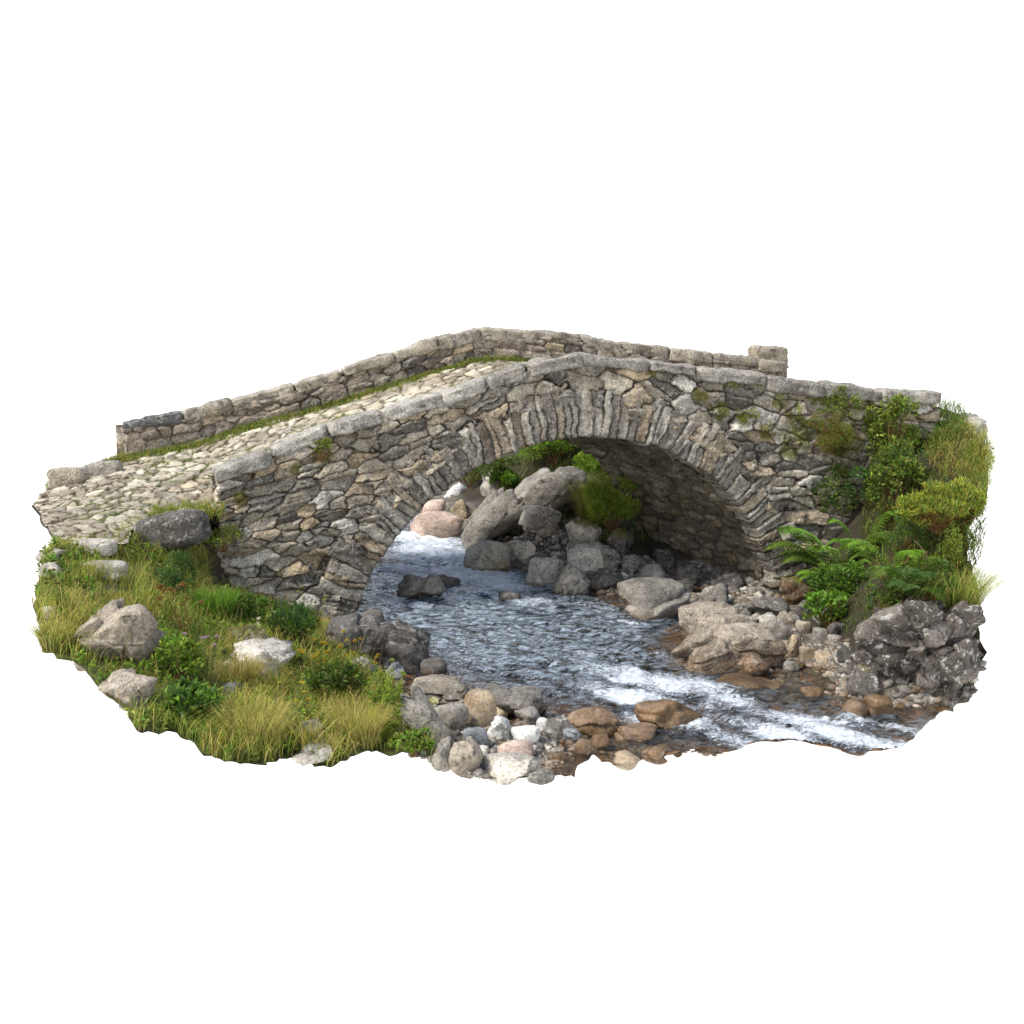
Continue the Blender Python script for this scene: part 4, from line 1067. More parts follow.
# ------------------------------------------------------------------ plants
class Leaves:
    def __init__(s): s.V = []; s.F = []; s.C = []; s.n = 0
    def add(s, V, F, C): s.V.append(V); s.F.append(F + s.n); s.C.append(C); s.n += len(V)
    def leaf(s, P, D, U, L, Wd, C, fold=.25, droop=.15):
        """P base, D direction, U up side, L length, Wd width (all per leaf): two folded faces each"""
        D = D / (np.linalg.norm(D, axis=1)[:, None] + 1e-9)
        S = np.cross(D, U); S /= np.linalg.norm(S, axis=1)[:, None] + 1e-9; U = np.cross(S, D)
        L = np.asarray(L)[:, None]; Wd = np.asarray(Wd)[:, None]
        m = P + D * L * .45
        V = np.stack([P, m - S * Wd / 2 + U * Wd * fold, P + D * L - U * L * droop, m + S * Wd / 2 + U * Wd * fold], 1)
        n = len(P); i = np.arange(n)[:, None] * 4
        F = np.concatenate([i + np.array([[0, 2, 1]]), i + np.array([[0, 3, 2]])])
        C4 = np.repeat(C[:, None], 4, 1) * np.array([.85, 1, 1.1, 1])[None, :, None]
        s.add(V.reshape(-1, 3), F, C4.reshape(-1, 3))
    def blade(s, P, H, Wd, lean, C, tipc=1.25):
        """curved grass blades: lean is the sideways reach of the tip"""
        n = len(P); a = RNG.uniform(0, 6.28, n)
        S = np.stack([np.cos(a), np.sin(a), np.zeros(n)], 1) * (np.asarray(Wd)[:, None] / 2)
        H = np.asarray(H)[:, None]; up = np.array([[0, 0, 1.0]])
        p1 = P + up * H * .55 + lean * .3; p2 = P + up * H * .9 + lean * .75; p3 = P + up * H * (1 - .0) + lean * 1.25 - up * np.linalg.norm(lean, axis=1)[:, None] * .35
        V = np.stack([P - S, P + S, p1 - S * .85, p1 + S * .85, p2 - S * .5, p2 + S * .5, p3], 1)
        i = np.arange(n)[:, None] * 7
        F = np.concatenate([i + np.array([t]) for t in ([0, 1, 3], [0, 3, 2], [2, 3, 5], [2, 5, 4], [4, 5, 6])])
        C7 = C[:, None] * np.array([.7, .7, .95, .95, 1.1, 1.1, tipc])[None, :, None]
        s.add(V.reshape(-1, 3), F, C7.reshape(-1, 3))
    def tube(s, pts, r0, r1, C):
        pts = np.asarray(pts, float); n = len(pts); k = 5
        t = np.gradient(pts, axis=0); t /= np.linalg.norm(t, axis=1)[:, None] + 1e-9
        a = np.cross(t, np.array([.31, .17, .93])); a /= np.linalg.norm(a, axis=1)[:, None] + 1e-9; b = np.cross(t, a)
        r = np.linspace(r0, r1, n)[:, None, None]; an = np.linspace(0, 2 * math.pi, k, endpoint=False)
        V = pts[:, None] + r * (np.cos(an)[None, :, None] * a[:, None] + np.sin(an)[None, :, None] * b[:, None])
        F = []
        for i in range(n - 1):
            for j in range(k):
                p, q = i * k + j, i * k + (j + 1) % k; F += [[p, q, q + k], [p, q + k, p + k]]
        s.add(V.reshape(-1, 3), np.array(F), np.repeat(np.asarray(C)[None], n * k, 0))
    def out(s, name, mat, base=None, parent=None):
        V = np.concatenate(s.V)
        if base is not None: V = V - base
        o = mesh_obj(name, V, np.concatenate(s.F), np.clip(np.concatenate(s.C), .004, .8), mat, parent, smooth=False)
        if base is not None and parent is None: o.location = Vector(base)
        return o

GRN = {'green': (100, 130, 46), 'bright': (116, 152, 48), 'lime': (150, 162, 66), 'dark': (74, 102, 46), 'olive': (116, 119, 56), 'straw': (182, 164, 98), 'yellow': (168, 160, 60), 'brown': (118, 88, 52), 'blue': (84, 112, 74), 'rust': (140, 104, 54)}
def gcol(keys, n, rng, var=.25):
    k = rng.choice(len(keys), n)
    return np.array([srgb(*GRN[q]) for q in keys])[k] * rng.uniform(1 - var, 1 + var, (n, 1)) * np.array([[1, 1, 1]]) * (1 + rng.normal(0, .06, (n, 3)))

def frame_of(box, Y=None, dy=0.0):
    x0, y0, x1, y1 = box; cx = (x0 + x1) / 2
    a = onY(cx, y1, Y) if Y is not None else hit(cx, y1, water=False)
    a = a + DH * dy
    if dy > 0: a[2] = float(hgt(a[0], a[1]))
    _, d = proj(a[None]); return a, d[0] / FPX

def at_base(name, label, cat, base, group=None):
    o = bpy.data.objects.new(name, None); COL.objects.link(o); o.location = Vector([float(v) for v in base]); return tag(o, label, cat, group)

def shrub(box, keys, label, name='shrub', cat='shrub', group=None, n=1500, leaf=(.05, .1), asp=.5, Y=None, depth=.7, clumps=16, seed=None, dy=0.0, stems=True, up=.5, stemc='brown', size=.5):
    seed = seed or int(box[0] * 3 + box[1] * 5); rng = np.random.default_rng(seed)
    base, sc = frame_of(box, Y, dy); x0, y0, x1, y1 = box
    Wm, Hm = (x1 - x0) * sc, (y1 - y0) * sc / math.cos(PH)
    R = np.array([Wm / 2, Wm / 2 * depth, Hm / 2])
    v = rng.normal(0, 1, (clumps, 3)); v /= np.linalg.norm(v, axis=1)[:, None]; v *= rng.uniform(.35, .86, (clumps, 1)); v[:, 2] = v[:, 2] * .9 + .05
    cr = rng.uniform(.22, .42, clumps) * size * 2
    ci = rng.choice(clumps, n, p=cr ** 2 / (cr ** 2).sum())
    o = rng.normal(0, 1, (n, 3)); o /= np.linalg.norm(o, axis=1)[:, None]; o *= rng.uniform(.3, 1, (n, 1)) ** .5
    q = v[ci] + o * cr[ci][:, None]
    rc = rng.uniform(.72, 1.12, clumps)[ci] * rng.uniform(.85, 1.05, n); l = np.linalg.norm(q, axis=1); q = np.where((l > rc)[:, None], q / l[:, None] * rc[:, None], q)
    def tow(p): p = p * R; return base + p[:, :1] * RT + p[:, 1:2] * DH + (p[:, 2:] + R[2]) * np.array([0, 0, 1.0])
    P = tow(q); Dv = o + np.array([0, 0, up]) + rng.normal(0, .35, (n, 3))
    L = rng.uniform(*leaf, n); tone = rng.uniform(.8, 1.2, clumps)[ci][:, None]
    root = at_base(name, label, cat, base, group)
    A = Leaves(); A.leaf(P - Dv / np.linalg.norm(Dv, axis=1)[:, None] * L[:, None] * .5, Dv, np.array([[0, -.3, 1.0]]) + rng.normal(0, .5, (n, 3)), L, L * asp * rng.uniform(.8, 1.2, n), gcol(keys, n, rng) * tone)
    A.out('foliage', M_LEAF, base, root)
    if stems:
        B = Leaves(); T = tow(v)
        for i in range(clumps):
            b0 = base + RT * rng.normal(0, .04) + DH * rng.normal(0, .04)
            mid = (b0 + T[i]) / 2 + rng.normal(0, .05, 3) + np.array([0, 0, .06])
            tt = np.linspace(0, 1, 7)[:, None]; pts = b0 * (1 - tt) ** 2 + 2 * mid * tt * (1 - tt) + T[i] * tt ** 2
            B.tube(pts, .012, .003, srgb(*GRN[stemc]) * rng.uniform(.7, 1.2))
        B.out('stem', M_STEM, base, root)
    return root

def fern(box, keys, label, fronds=9, Y=None, seed=None, group=None, dy=0.0, lean=(0, -1), spread=3.6, name='fern', rise=1.25):
    seed = seed or int(box[0] * 3 + box[1] * 11); rng = np.random.default_rng(seed)
    x0, y0, x1, y1 = box; base, sc = frame_of(((x0 + x1) / 2 - 1, y0, (x0 + x1) / 2 + 1, y1 - (y1 - y0) * .25), Y, dy)
    Wm, Hm = (x1 - x0) * sc, (y1 - y0) * sc
    root = at_base(name, label, 'fern', base, group)
    for k in range(fronds):
        a = -math.pi / 2 + (k + .5 - fronds / 2) / fronds * spread + rng.normal(0, .15)
        hd = RT * math.cos(a) + DH * math.sin(a)
        L = Wm * .72 * rng.uniform(.8, 1.1); top = Hm * rng.uniform(.3, .62) * rise
        t = np.linspace(0, 1, 26)
        z = top * np.sin(np.minimum(t * 1.9, 2.6)) * 1.1 - t ** 2 * Hm * rng.uniform(.1, .45)
        C = base + hd * (L * (t - .12 * t ** 3))[:, None] + np.array([0, 0, 1.0]) * z[:, None]
        A = Leaves(); A.tube(C, .007, .002, srgb(*GRN['olive']))
        T = np.gradient(C, axis=0); T /= np.linalg.norm(T, axis=1)[:, None]
        S = np.cross(T, np.array([0, 0, 1.0])); S /= np.linalg.norm(S, axis=1)[:, None]
        pl = L * .27 * np.sin(np.pi * np.clip(t * .93 + .1, 0, 1)) ** .8
        cc = gcol(keys, 1, rng, .2)[0]
        for sgn in (-1, 1):
            for u in range(3):                                     # pinna made of three leaflets along its length
                f0 = u / 3.2
                P = C + S * sgn * (pl * f0)[:, None] + T * (pl * f0 * .35)[:, None] - np.array([0, 0, 1.0]) * (pl * f0 ** 2 * .25)[:, None]
                D = S * sgn + T * (.35 + rng.normal(0, .06)) - np.array([0, 0, .12 + .25 * f0])
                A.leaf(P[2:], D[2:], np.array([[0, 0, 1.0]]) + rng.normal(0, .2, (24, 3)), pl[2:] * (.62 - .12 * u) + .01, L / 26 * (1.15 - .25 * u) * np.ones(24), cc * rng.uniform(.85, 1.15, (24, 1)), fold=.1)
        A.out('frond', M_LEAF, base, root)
    return root

def flowers(box, label, stems, head, headc, keys=('green', 'olive'), name='wildflower', Y=None, seed=None, group=None, hs=.035, leafn=60, cat='wildflower', stemc='olive', fill=1.0, leaf=(.05, .11), umbel=False):
    seed = seed or int(box[0] * 5 + box[1] * 3); rng = np.random.default_rng(seed)
    base, sc = frame_of(box, Y); x0, y0, x1, y1 = box; Wm, Hm = (x1 - x0) * sc, (y1 - y0) * sc
    root = at_base(name, label, cat, base, group); A = Leaves(); B = Leaves()
    for i in range(stems):
        tip = base + RT * rng.uniform(-.5, .5) * Wm + DH * rng.uniform(-.15, .15) + np.array([0, 0, Hm * rng.uniform(.55, 1)])
        b0 = base + RT * rng.normal(0, Wm * .12) + DH * rng.normal(0, .06) - np.array([0, 0, .03]); t = np.linspace(0, 1, 8)[:, None]
        mid = b0 * .4 + tip * .6 - RT * ((tip - b0) @ RT) * .35
        pts = b0 * (1 - t) ** 2 + 2 * mid * t * (1 - t) + tip * t ** 2
        A.tube(pts, .006, .003, srgb(*GRN[stemc]) * rng.uniform(.8, 1.2))
        m = leafn // stems
        k = rng.uniform(.05, .85 * fill, m); P = np.stack([np.interp(k, t[:, 0], pts[:, j]) for j in range(3)], 1)
        D = rng.normal(0, 1, (m, 3)); D[:, 2] = np.abs(D[:, 2]) * .6 + .15; L = rng.uniform(*leaf, m) * (1.25 - k)
        B.leaf(P, D, np.array([[0, 0, 1.0]]) + rng.normal(0, .3, (m, 3)), L, L * .38, gcol(keys, m, rng))
        nh = 26 if head == 'tuft' else 14
        Hh = Leaves()
        for h in range(rng.integers(1, 4) if not umbel else 6):
            c = tip + rng.normal(0, hs * .45, 3) * np.array([1, 1, .5]); o = rng.normal(0, 1, (nh, 3)); o[:, 2] = np.abs(o[:, 2])
            o /= np.linalg.norm(o, axis=1)[:, None]
            Hh.leaf(c + 0 * o, o, np.array([[0, 0, 1.0]]) + rng.normal(0, .4, (nh, 3)), rng.uniform(.7, 1.2, nh) * hs, np.full(nh, hs * .6), srgb(*headc) * rng.uniform(.8, 1.15, (nh, 1)))
        Hh.out('flower_head', M_PETAL, base, root)
    A.out('stem', M_STEM, base, root)
    if leafn: B.out('foliage', M_LEAF, base, root)
    return root

def tussock(box, keys, label, n=500, Y=None, seed=None, group=None, wid=.0075, spread=1.0, droop=.5, name='grass_tussock', cat='grass tussock', depth=.8, dy=0.0):
    seed = seed or int(box[0] * 5 + box[1] * 7); rng = np.random.default_rng(seed)
    base, sc = frame_of(box, Y, dy); x0, y0, x1, y1 = box; Wm, Hm = (x1 - x0) * sc, (y1 - y0) * sc
    a = rng.uniform(0, 6.28, n); r = np.sqrt(rng.uniform(0, 1, n)) * Wm * .36
    P = base + (np.cos(a) * r)[:, None] * RT + (np.sin(a) * r * depth)[:, None] * DH - np.array([0, 0, .02])
    ln = (np.cos(a) * rng.uniform(.2, 1, n) * Wm * .36 * spread)[:, None] * RT + (np.sin(a) * rng.uniform(.2, 1, n) * Wm * .36 * depth)[:, None] * DH
    H = Hm * rng.uniform(.55, 1.0, n) ** .8
    ln = ln + rng.normal(0, .22, (n, 3)) * np.array([1, 1, 0]) * H[:, None]
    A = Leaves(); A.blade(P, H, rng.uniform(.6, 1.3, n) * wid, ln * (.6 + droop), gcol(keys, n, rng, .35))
    o = A.out(name, M_GRASS, base); return tag(o, label, cat, group)

def grass():
    rng = np.random.default_rng(5); A = Leaves()
    P = rng.uniform([-10.6, -12, 0], [-3.5, .1, 0], (90000, 3)); P[:, 2] = hgt(P[:, 0], P[:, 1])
    k = inside(P[:, 0], P[:, 1], CLIP) & in_px(P, GRASS_PX) & (P[:, 2] > wz(P[:, 0], P[:, 1]) + .02)
    k &= ~((P[:, 1] > -.25) & (P[:, 0] > XL - .3)); P = P[k]
    q, d = proj(P)
    den = fbm(P[:, :2] * .8, 3, 201) + .35 - .9 * np.exp(-(((q[:, 0] - 90) / 70) ** 2 + ((q[:, 1] - 560) / 18) ** 2))
    P = P[rng.random(len(P)) < np.clip(.55 + .8 * den, .12, 1)]; q, d = proj(P); n = len(P)
    straw = np.zeros(n)
    for x, y, rx, ry, s in ((70, 632, 26, 26, 1.1), (250, 672, 50, 22, 1.1), (250, 725, 36, 40, .9), (350, 725, 30, 30, .9), (310, 755, 30, 18, .8), (190, 640, 40, 14, -.3), (120, 590, 50, 18, .4), (210, 615, 40, 14, -.5), (190, 700, 40, 26, -.8), (330, 690, 40, 20, -.3)):
        straw = straw + s * np.exp(-((q[:, 0] - x) / rx) ** 2 - ((q[:, 1] - y) / ry) ** 2)
    st = np.clip(straw * .8 + .40 + .35 * fbm(P[:, :2] * 1.3, 3, 202), 0, .85)
    c1 = gcol(('green', 'bright', 'lime', 'olive'), n, rng); c2 = gcol(('straw', 'straw', 'yellow', 'lime'), n, rng)
    C = np.where((rng.random(n) < st)[:, None], c2, c1)
    H = rng.uniform(.10, .26, n) * (1 + .9 * np.clip(straw, 0, 1)) * (1 + .5 * fbm(P[:, :2] * 1.1, 2, 203))
    a = rng.uniform(0, 6.28, n) ; ln = np.stack([np.cos(a), np.sin(a), 0 * a], 1) * (H * rng.uniform(.15, .8, n))[:, None] + np.array([[.06, -.02, 0]])
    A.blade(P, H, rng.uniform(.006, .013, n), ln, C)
    # broad leaved weeds and dead stalks mixed into the grass
    m = rng.random(n) < .16 * (fbm(P[:, :2] * 1.6 + 50, 3, 205) > -.05); Q = np.repeat(P[m], 7, 0); k = len(Q)
    D = rng.normal(0, 1, (k, 3)); D[:, 2] = np.abs(D[:, 2]) * .7 + .2; L = rng.uniform(.05, .13, k)
    A.leaf(Q + np.array([0, 0, 1]) * rng.uniform(.0, .16, (k, 1)), D, np.array([[0, 0, 1.0]]) + rng.normal(0, .3, (k, 3)), L, L * rng.uniform(.3, .55, k), np.repeat(gcol(('dark', 'green', 'bright', 'green', 'olive', 'lime'), m.sum(), rng), 7, 0))
    m = rng.random(n) < .045; k = m.sum(); H = rng.uniform(.3, .6, k); a = rng.uniform(0, 6.28, k)
    A.blade(P[m], H, np.full(k, .007), np.stack([np.cos(a), np.sin(a), 0 * a], 1) * (H * rng.uniform(.1, .5, k))[:, None], gcol(('straw', 'brown', 'straw', 'olive'), k, rng))
    # verge along the far parapet, tufts at the road's edges and on the bank top
    def strip(n, f, h, keys):
        P = f(n); P = P[inside(P[:, 0], P[:, 1], CLIP) | (P[:, 0] > XL)]; n = len(P); H = rng.uniform(*h, n); a = rng.uniform(0, 6.28, n)
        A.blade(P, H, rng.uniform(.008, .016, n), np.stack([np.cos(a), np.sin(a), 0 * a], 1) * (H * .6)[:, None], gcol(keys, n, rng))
    def far(n):
        x = rng.uniform(FXL - .35, 2.2, n); m = fbm(np.stack([x * 1.1, x * 0], 1), 3, 210); y = W - TP - .02 - np.abs(rng.normal(0, .12, n)) * (1.2 + m)
        k = rng.random(n) < .75 + m * .6; x, y = x[k], y[k]; return np.stack([x, y, zroad(x, y) + .0], 1)
    strip(9000, far, (.05, .15), ('green', 'olive', 'olive', 'yellow', 'dark'))
    def left(n):
        x = rng.uniform(FXL - 1.9, FXL + .2, n); y = W - TP + rng.normal(.0, .22, n) - .1; return np.stack([x, y, zroad(x, y)], 1)
    strip(2600, left, (.04, .13), ('olive', 'straw', 'green'))
    def near(n):
        x = rng.uniform(XL - 1.3, XL + .1, n); y = rng.normal(-.15, .22, n); return np.stack([x, y, np.maximum(zroad(x, y), hgt(x, y)) - .02], 1)
    strip(1500, near, (.05, .16), ('olive', 'green', 'yellow'))
    E = np.array([onRoad(a, b) for a, b in ((60, 549), (95, 543), (128, 547), (134, 531), (150, 522), (180, 516), (206, 512))])
    def edge(n):
        i = rng.integers(0, len(E) - 1, n); t = rng.random((n, 1)); p = E[i] * (1 - t) + E[i + 1] * t + rng.normal(0, .22, (n, 3)) * np.array([1, 1, 0]); p[:, 2] = np.maximum(hgt(p[:, 0], p[:, 1]), 0); return p
    strip(2200, edge, (.04, .13), ('green', 'olive', 'yellow', 'lime'))
    def patch(box, n, h, keys, Y=None):
        x0, y0, x1, y1 = box; m = []
        while len(m) < n:
            x, y = rng.uniform(x0, x1), rng.uniform(y0, y1)
            if ((x - (x0 + x1) / 2) / (x1 - x0) * 2) ** 2 + ((y - (y0 + y1) / 2) / (y1 - y0) * 2) ** 2 < 1: m.append(hit(x, y, water=False))
        P = np.array(m); H = rng.uniform(*h, n); a = rng.uniform(0, 6.28, n)
        A.blade(P, H, rng.uniform(.008, .015, n), np.stack([np.cos(a), np.sin(a), 0 * a], 1) * (H * .7)[:, None] - DH * .05, gcol(keys, n, rng))
    patch((925, 425, 992, 480), 1500, (.12, .3), ('olive', 'green', 'yellow', 'straw'))
    patch((922, 404, 968, 444), 900, (.12, .3), ('olive', 'green', 'dark'))
    patch((965, 440, 992, 500), 700, (.12, .3), ('olive', 'green', 'yellow'))
    patch((860, 470, 984, 600), 3500, (.12, .32), ('olive', 'green', 'lime', 'brown', 'dark'))
    patch((800, 560, 960, 640), 1800, (.08, .24), ('dark', 'green', 'olive', 'brown'))
    patch((500, 440, 660, 500), 1500, (.15, .35), ('green', 'lime', 'olive'))
    patch((560, 490, 660, 550), 900, (.1, .25), ('green', 'lime', 'olive'))
    o = A.out('grass', M_GRASS); tag(o, 'wild grass covering the left bank, road verge and bank tops', 'grass', kind='stuff')
grass()

GL, GR, GF = 'plants of the left bank', 'plants of the right bank', 'bushes behind the arch'
# right bank
shrub((854, 382, 922, 482), ('green', 'lime', 'olive'), 'light green leafy climber reaching over the parapet at its right end', 'climber', 'climber', GR, n=2000, leaf=(.06, .12), asp=.6, Y=-.25, depth=.3, clumps=34, size=.32)
shrub((798, 412, 860, 462), ('olive', 'rust', 'green'), 'rounded brown green moss cushion bulging from the wall left of the climber', 'moss_cushion', 'moss cushion', None, n=6000, leaf=(.03, .07), asp=.3, Y=-.2, depth=.5, clumps=10, stems=False, up=-.6, size=.7)
shrub((836, 452, 908, 512), ('dark', 'green', 'blue'), 'dark leafy plant hanging on the wall below the climber', 'shrub', 'shrub', GR, n=1900, leaf=(.05, .1), asp=.55, Y=-.4, depth=.5, clumps=14)
shrub((896, 420, 968, 500), ('dark', 'green', 'olive'), 'shadowy dense bush behind the yellow green one at the wall end', 'shrub', 'shrub', GR, n=2200, leaf=(.04, .09), Y=-.3, depth=.6, clumps=22)
shrub((850, 440, 925, 520), ('green', 'dark', 'olive', 'lime'), 'tangled green creeper filling the corner between wall and bank', 'climber', 'climber', GR, n=3000, leaf=(.05, .1), asp=.5, depth=.5, clumps=30, size=.4, dy=-.2)
shrub((878, 470, 990, 530), ('lime', 'yellow', 'green', 'olive'), 'broad yellow green bush on top of the right bank', 'shrub', 'shrub', GR, n=6500, leaf=(.04, .11), asp=.26, depth=.6, clumps=46, up=.8, dy=-.3, size=.36)
shrub((930, 428, 994, 492), ('olive', 'green', 'yellow'), 'scrubby olive bush beyond the parapet end under the pale rock', 'shrub', 'shrub', GR, n=2200, leaf=(.04, .09), asp=.3, Y=-.35, depth=.7, clumps=20, up=.7)
shrub((900, 492, 945, 532), ('brown', 'rust'), 'withered rust brown bush in front of the yellow green one', 'shrub', 'shrub', GR, n=1100, leaf=(.04, .1), asp=.18, depth=.6, clumps=12, up=.1, dy=-.5, stems=False)
shrub((872, 506, 930, 560), ('blue', 'green', 'olive'), 'feathery grey green bush above the ferns', 'shrub', 'shrub', GR, n=2000, leaf=(.05, .11), asp=.22, depth=.6, clumps=18, dy=-.3)
fern((772, 516, 882, 590), ('bright', 'bright', 'green'), 'large bright green fern spreading beside the right springing of the arch', 11, group=GR, spread=4.6, dy=-.5)
fern((822, 505, 892, 575), ('bright', 'green'), 'bright fern higher up behind the largest one', 9, group=GR, spread=4.2, dy=-.35)
fern((798, 548, 862, 606), ('bright', 'green'), 'smaller bright fern hanging in front of the wall foot', 9, group=GR, spread=4.4, dy=-.5)
fern((850, 530, 930, 590), ('green', 'bright'), 'green fern right of the highest bright one', 9, group=GR, spread=4.4, dy=-.6)
fern((876, 545, 940, 610), ('dark', 'green'), 'dark fern in the shade right of the bright ferns', 9, group=GR, spread=4.0, dy=-.5)
shrub((800, 583, 860, 630), ('bright', 'green'), 'low bright clover like plant above the shore pebbles', 'leafy_plant', 'plant', GR, n=420, leaf=(.07, .13), asp=.8, depth=.7, clumps=14)
shrub((858, 575, 905, 626), ('dark', 'green', 'olive'), 'dim low plant tucked against the upper left of the crag', 'leafy_plant', 'plant', GR, n=700, leaf=(.05, .1), asp=.5, depth=.7, clumps=14)
tussock((936, 556, 978, 618), ('olive', 'lime', 'straw', 'green'), 'drooping grass tussock hanging over the top of the crag', 1100, group=None, droop=1.2, spread=1.4)
shrub((934, 512, 974, 578), ('olive', 'green', 'lime'), 'olive bush at the right margin above the drooping tussock', 'shrub', 'shrub', GR, n=1400, leaf=(.04, .09), asp=.3, depth=.7, clumps=16)
shrub((798, 552, 868, 600), ('bright', 'green', 'dark'), 'leafy green growth under the ferns at the foot of the wall', 'shrub', 'shrub', GR, n=1500, leaf=(.06, .12), asp=.5, depth=.6, clumps=18, dy=-.3)
shrub((846, 596, 900, 640), ('dark', 'olive', 'brown'), 'dark scrub between the clover like plant and the crag', 'shrub', 'shrub', GR, n=1300, leaf=(.04, .09), asp=.3, depth=.6, clumps=14, dy=-.2)
shrub((896, 546, 950, 598), ('dark', 'olive', 'green'), 'shaded tangled bush right above the top of the crag', 'shrub', 'shrub', GR, n=1800, leaf=(.05, .1), asp=.3, depth=.6, clumps=18, dy=-.4)
def deadwood(p, label):
    rng = np.random.default_rng(9); A = Leaves(); base = hit(*p[0], water=False) - DH * .25
    _, d = proj(base[None]); sc = d[0] / FPX
    for q in p[1:]:
        tip = base + RT * (q[0] - p[0][0]) * sc + np.array([0, 0, 1.0]) * (p[0][1] - q[1]) * sc - DH * rng.uniform(.0, .3)
        t = np.linspace(0, 1, 9)[:, None]; mid = (base + tip) / 2 + rng.normal(0, .1, 3)
        A.tube(base * (1 - t) ** 2 + 2 * mid * t * (1 - t) + tip * t ** 2, .02, .006, srgb(112, 92, 74) * rng.uniform(.7, 1.5))
    o = A.out('dead_branch', M_STEM, base); tag(o, label, 'branch')
deadwood([(926, 590), (912, 556), (935, 548), (905, 535), (897, 575), (938, 570), (885, 600), (918, 545)], 'bare twisted dead branches sticking out of the right bank above the crag')
deadwood([(822, 588), (798, 603), (795, 600)], 'single pale dry twig lying below the bright fern')
# behind the arch
shrub((506, 424, 606, 474), ('bright', 'bright', 'lime'), 'rounded green bush close under the crown of the arch', 'shrub', 'shrub', GF, dy=.2, n=4600, leaf=(.06, .12), asp=.4, depth=.6, clumps=22)
shrub((572, 432, 660, 500), ('bright', 'bright', 'lime'), 'tall bright bush filling the right of the arch opening', 'shrub', 'shrub', GF, dy=.6, n=6000, leaf=(.07, .14), asp=.3, depth=.5, clumps=30, up=.7)
shrub((474, 446, 530, 492), ('olive', 'dark', 'green'), 'dark olive tuft at the left end of the far bushes', 'shrub', 'shrub', GF, n=2600, leaf=(.05, .1), asp=.4, depth=.6, clumps=10)
shrub((486, 466, 528, 496), ('green', 'bright'), 'small bushy clump above the sloping ledge', 'shrub', 'shrub', GF, n=1300, leaf=(.05, .1), asp=.4, depth=.6, clumps=10)
tussock((574, 470, 612, 524), ('straw', 'yellow', 'olive'), 'straw coloured grass tuft beside the tall bright bush', 500)
shrub((578, 474, 648, 540), ('bright', 'lime', 'lime'), 'loose bright fern like bush low on the far bank beside the vault', 'shrub', 'shrub', GF, n=3600, leaf=(.07, .15), asp=.26, depth=.5, clumps=26, dy=.4, up=.7, size=.4)
shrub((446, 466, 490, 494), ('olive', 'green', 'brown'), 'low dull scrub on the far bank against the left inside of the arch', 'shrub', 'shrub', GF, n=1500, leaf=(.05, .1), asp=.35, depth=.6, clumps=12, dy=.5)
shrub((630, 470, 668, 530), ('green', 'bright', 'dark'), 'green bush pressed against the back corner of the vault', 'shrub', 'shrub', GF, n=2600, leaf=(.06, .12), asp=.3, depth=.6, clumps=18, dy=1.0)
# left bank
shrub((144, 548, 202, 600), ('dark', 'blue', 'green'), 'dark feathery bush under the long dark slab', 'shrub', 'shrub', GL, n=2200, leaf=(.04, .1), asp=.22, depth=.6, clumps=18)
tussock((198, 582, 236, 620), ('bright', 'green'), 'vivid green spiky grass clump at the foot of the wall', 500, wid=.014)
shrub((225, 588, 272, 626), ('dark', 'green'), 'dark green low bush along the wall foot', 'shrub', 'shrub', GL, n=1600, leaf=(.04, .09), asp=.35, depth=.6, clumps=14)
shrub((262, 592, 330, 652), ('dark', 'blue', 'green'), 'tall dark green weedy bush in front of the left pier', 'shrub', 'shrub', GL, n=2200, leaf=(.05, .11), asp=.28, depth=.6, clumps=18, up=.9)
flowers((296, 580, 336, 640), 'tall slender pale weed standing against the pier stones', 6, 'tuft', (176, 172, 116), ('lime', 'olive'), name='tall_weed', cat='weed', group=GL, leafn=320)
flowers((292, 626, 350, 690), 'yellow flowering plant between the boulder and the dark pier rocks', 12, 'tuft', (196, 172, 58), ('olive', 'yellow', 'green'), group=GL, leafn=700)
flowers((326, 634, 384, 694), 'second yellow flowering plant with rust brown leaves by the dark rocks', 12, 'tuft', (188, 160, 52), ('olive', 'rust', 'green'), group=GL, leafn=700)
shrub((300, 660, 372, 710), ('green', 'dark', 'olive'), 'leafy green growth below the yellow flowers', 'shrub', 'shrub', GL, n=1900, leaf=(.05, .1), asp=.45, depth=.6, clumps=18)
flowers((356, 655, 408, 742), 'upright bright green plant with long leaves at the edge of the gravel', 14, 'tuft', (150, 164, 70), ('bright', 'lime'), name='leafy_plant', cat='plant', group=GL, leafn=1100, leaf=(.08, .17))
shrub((150, 672, 226, 728), ('dark', 'green'), 'dark broad leaved plant right of the cracked flat boulder', 'leafy_plant', 'plant', GL, n=520, leaf=(.10, .2), asp=.55, depth=.6, clumps=16)
shrub((150, 626, 206, 684), ('bright', 'green', 'lime'), 'fresh green leafy plant beside the large fissured boulder', 'leafy_plant', 'plant', GL, n=800, leaf=(.06, .13), asp=.4, depth=.6, clumps=14)
shrub((386, 722, 440, 756), ('green', 'bright', 'olive'), 'low green plant where grass meets gravel at the front edge', 'leafy_plant', 'plant', GL, n=600, leaf=(.05, .1), asp=.5, depth=.6, clumps=14)
flowers((396, 690, 440, 740), 'pale leaved plant with cream flowers leaning over the gravel', 7, 'tuft', (220, 214, 180), ('lime', 'straw', 'green'), group=GL, leafn=110, hs=.05)
flowers((186, 628, 222, 690), 'pink and white thistle flowers right of the fissured boulder', 8, 'tuft', (190, 160, 184), ('green', 'olive'), group=GL, leafn=160, hs=.035)
flowers((160, 578, 206, 640), 'dry brown seed heads standing below the dark feathery bush', 11, 'tuft', (150, 118, 76), ('straw', 'olive'), name='seed_heads', cat='weed', group=GL, leafn=60, stemc='brown', hs=.05)
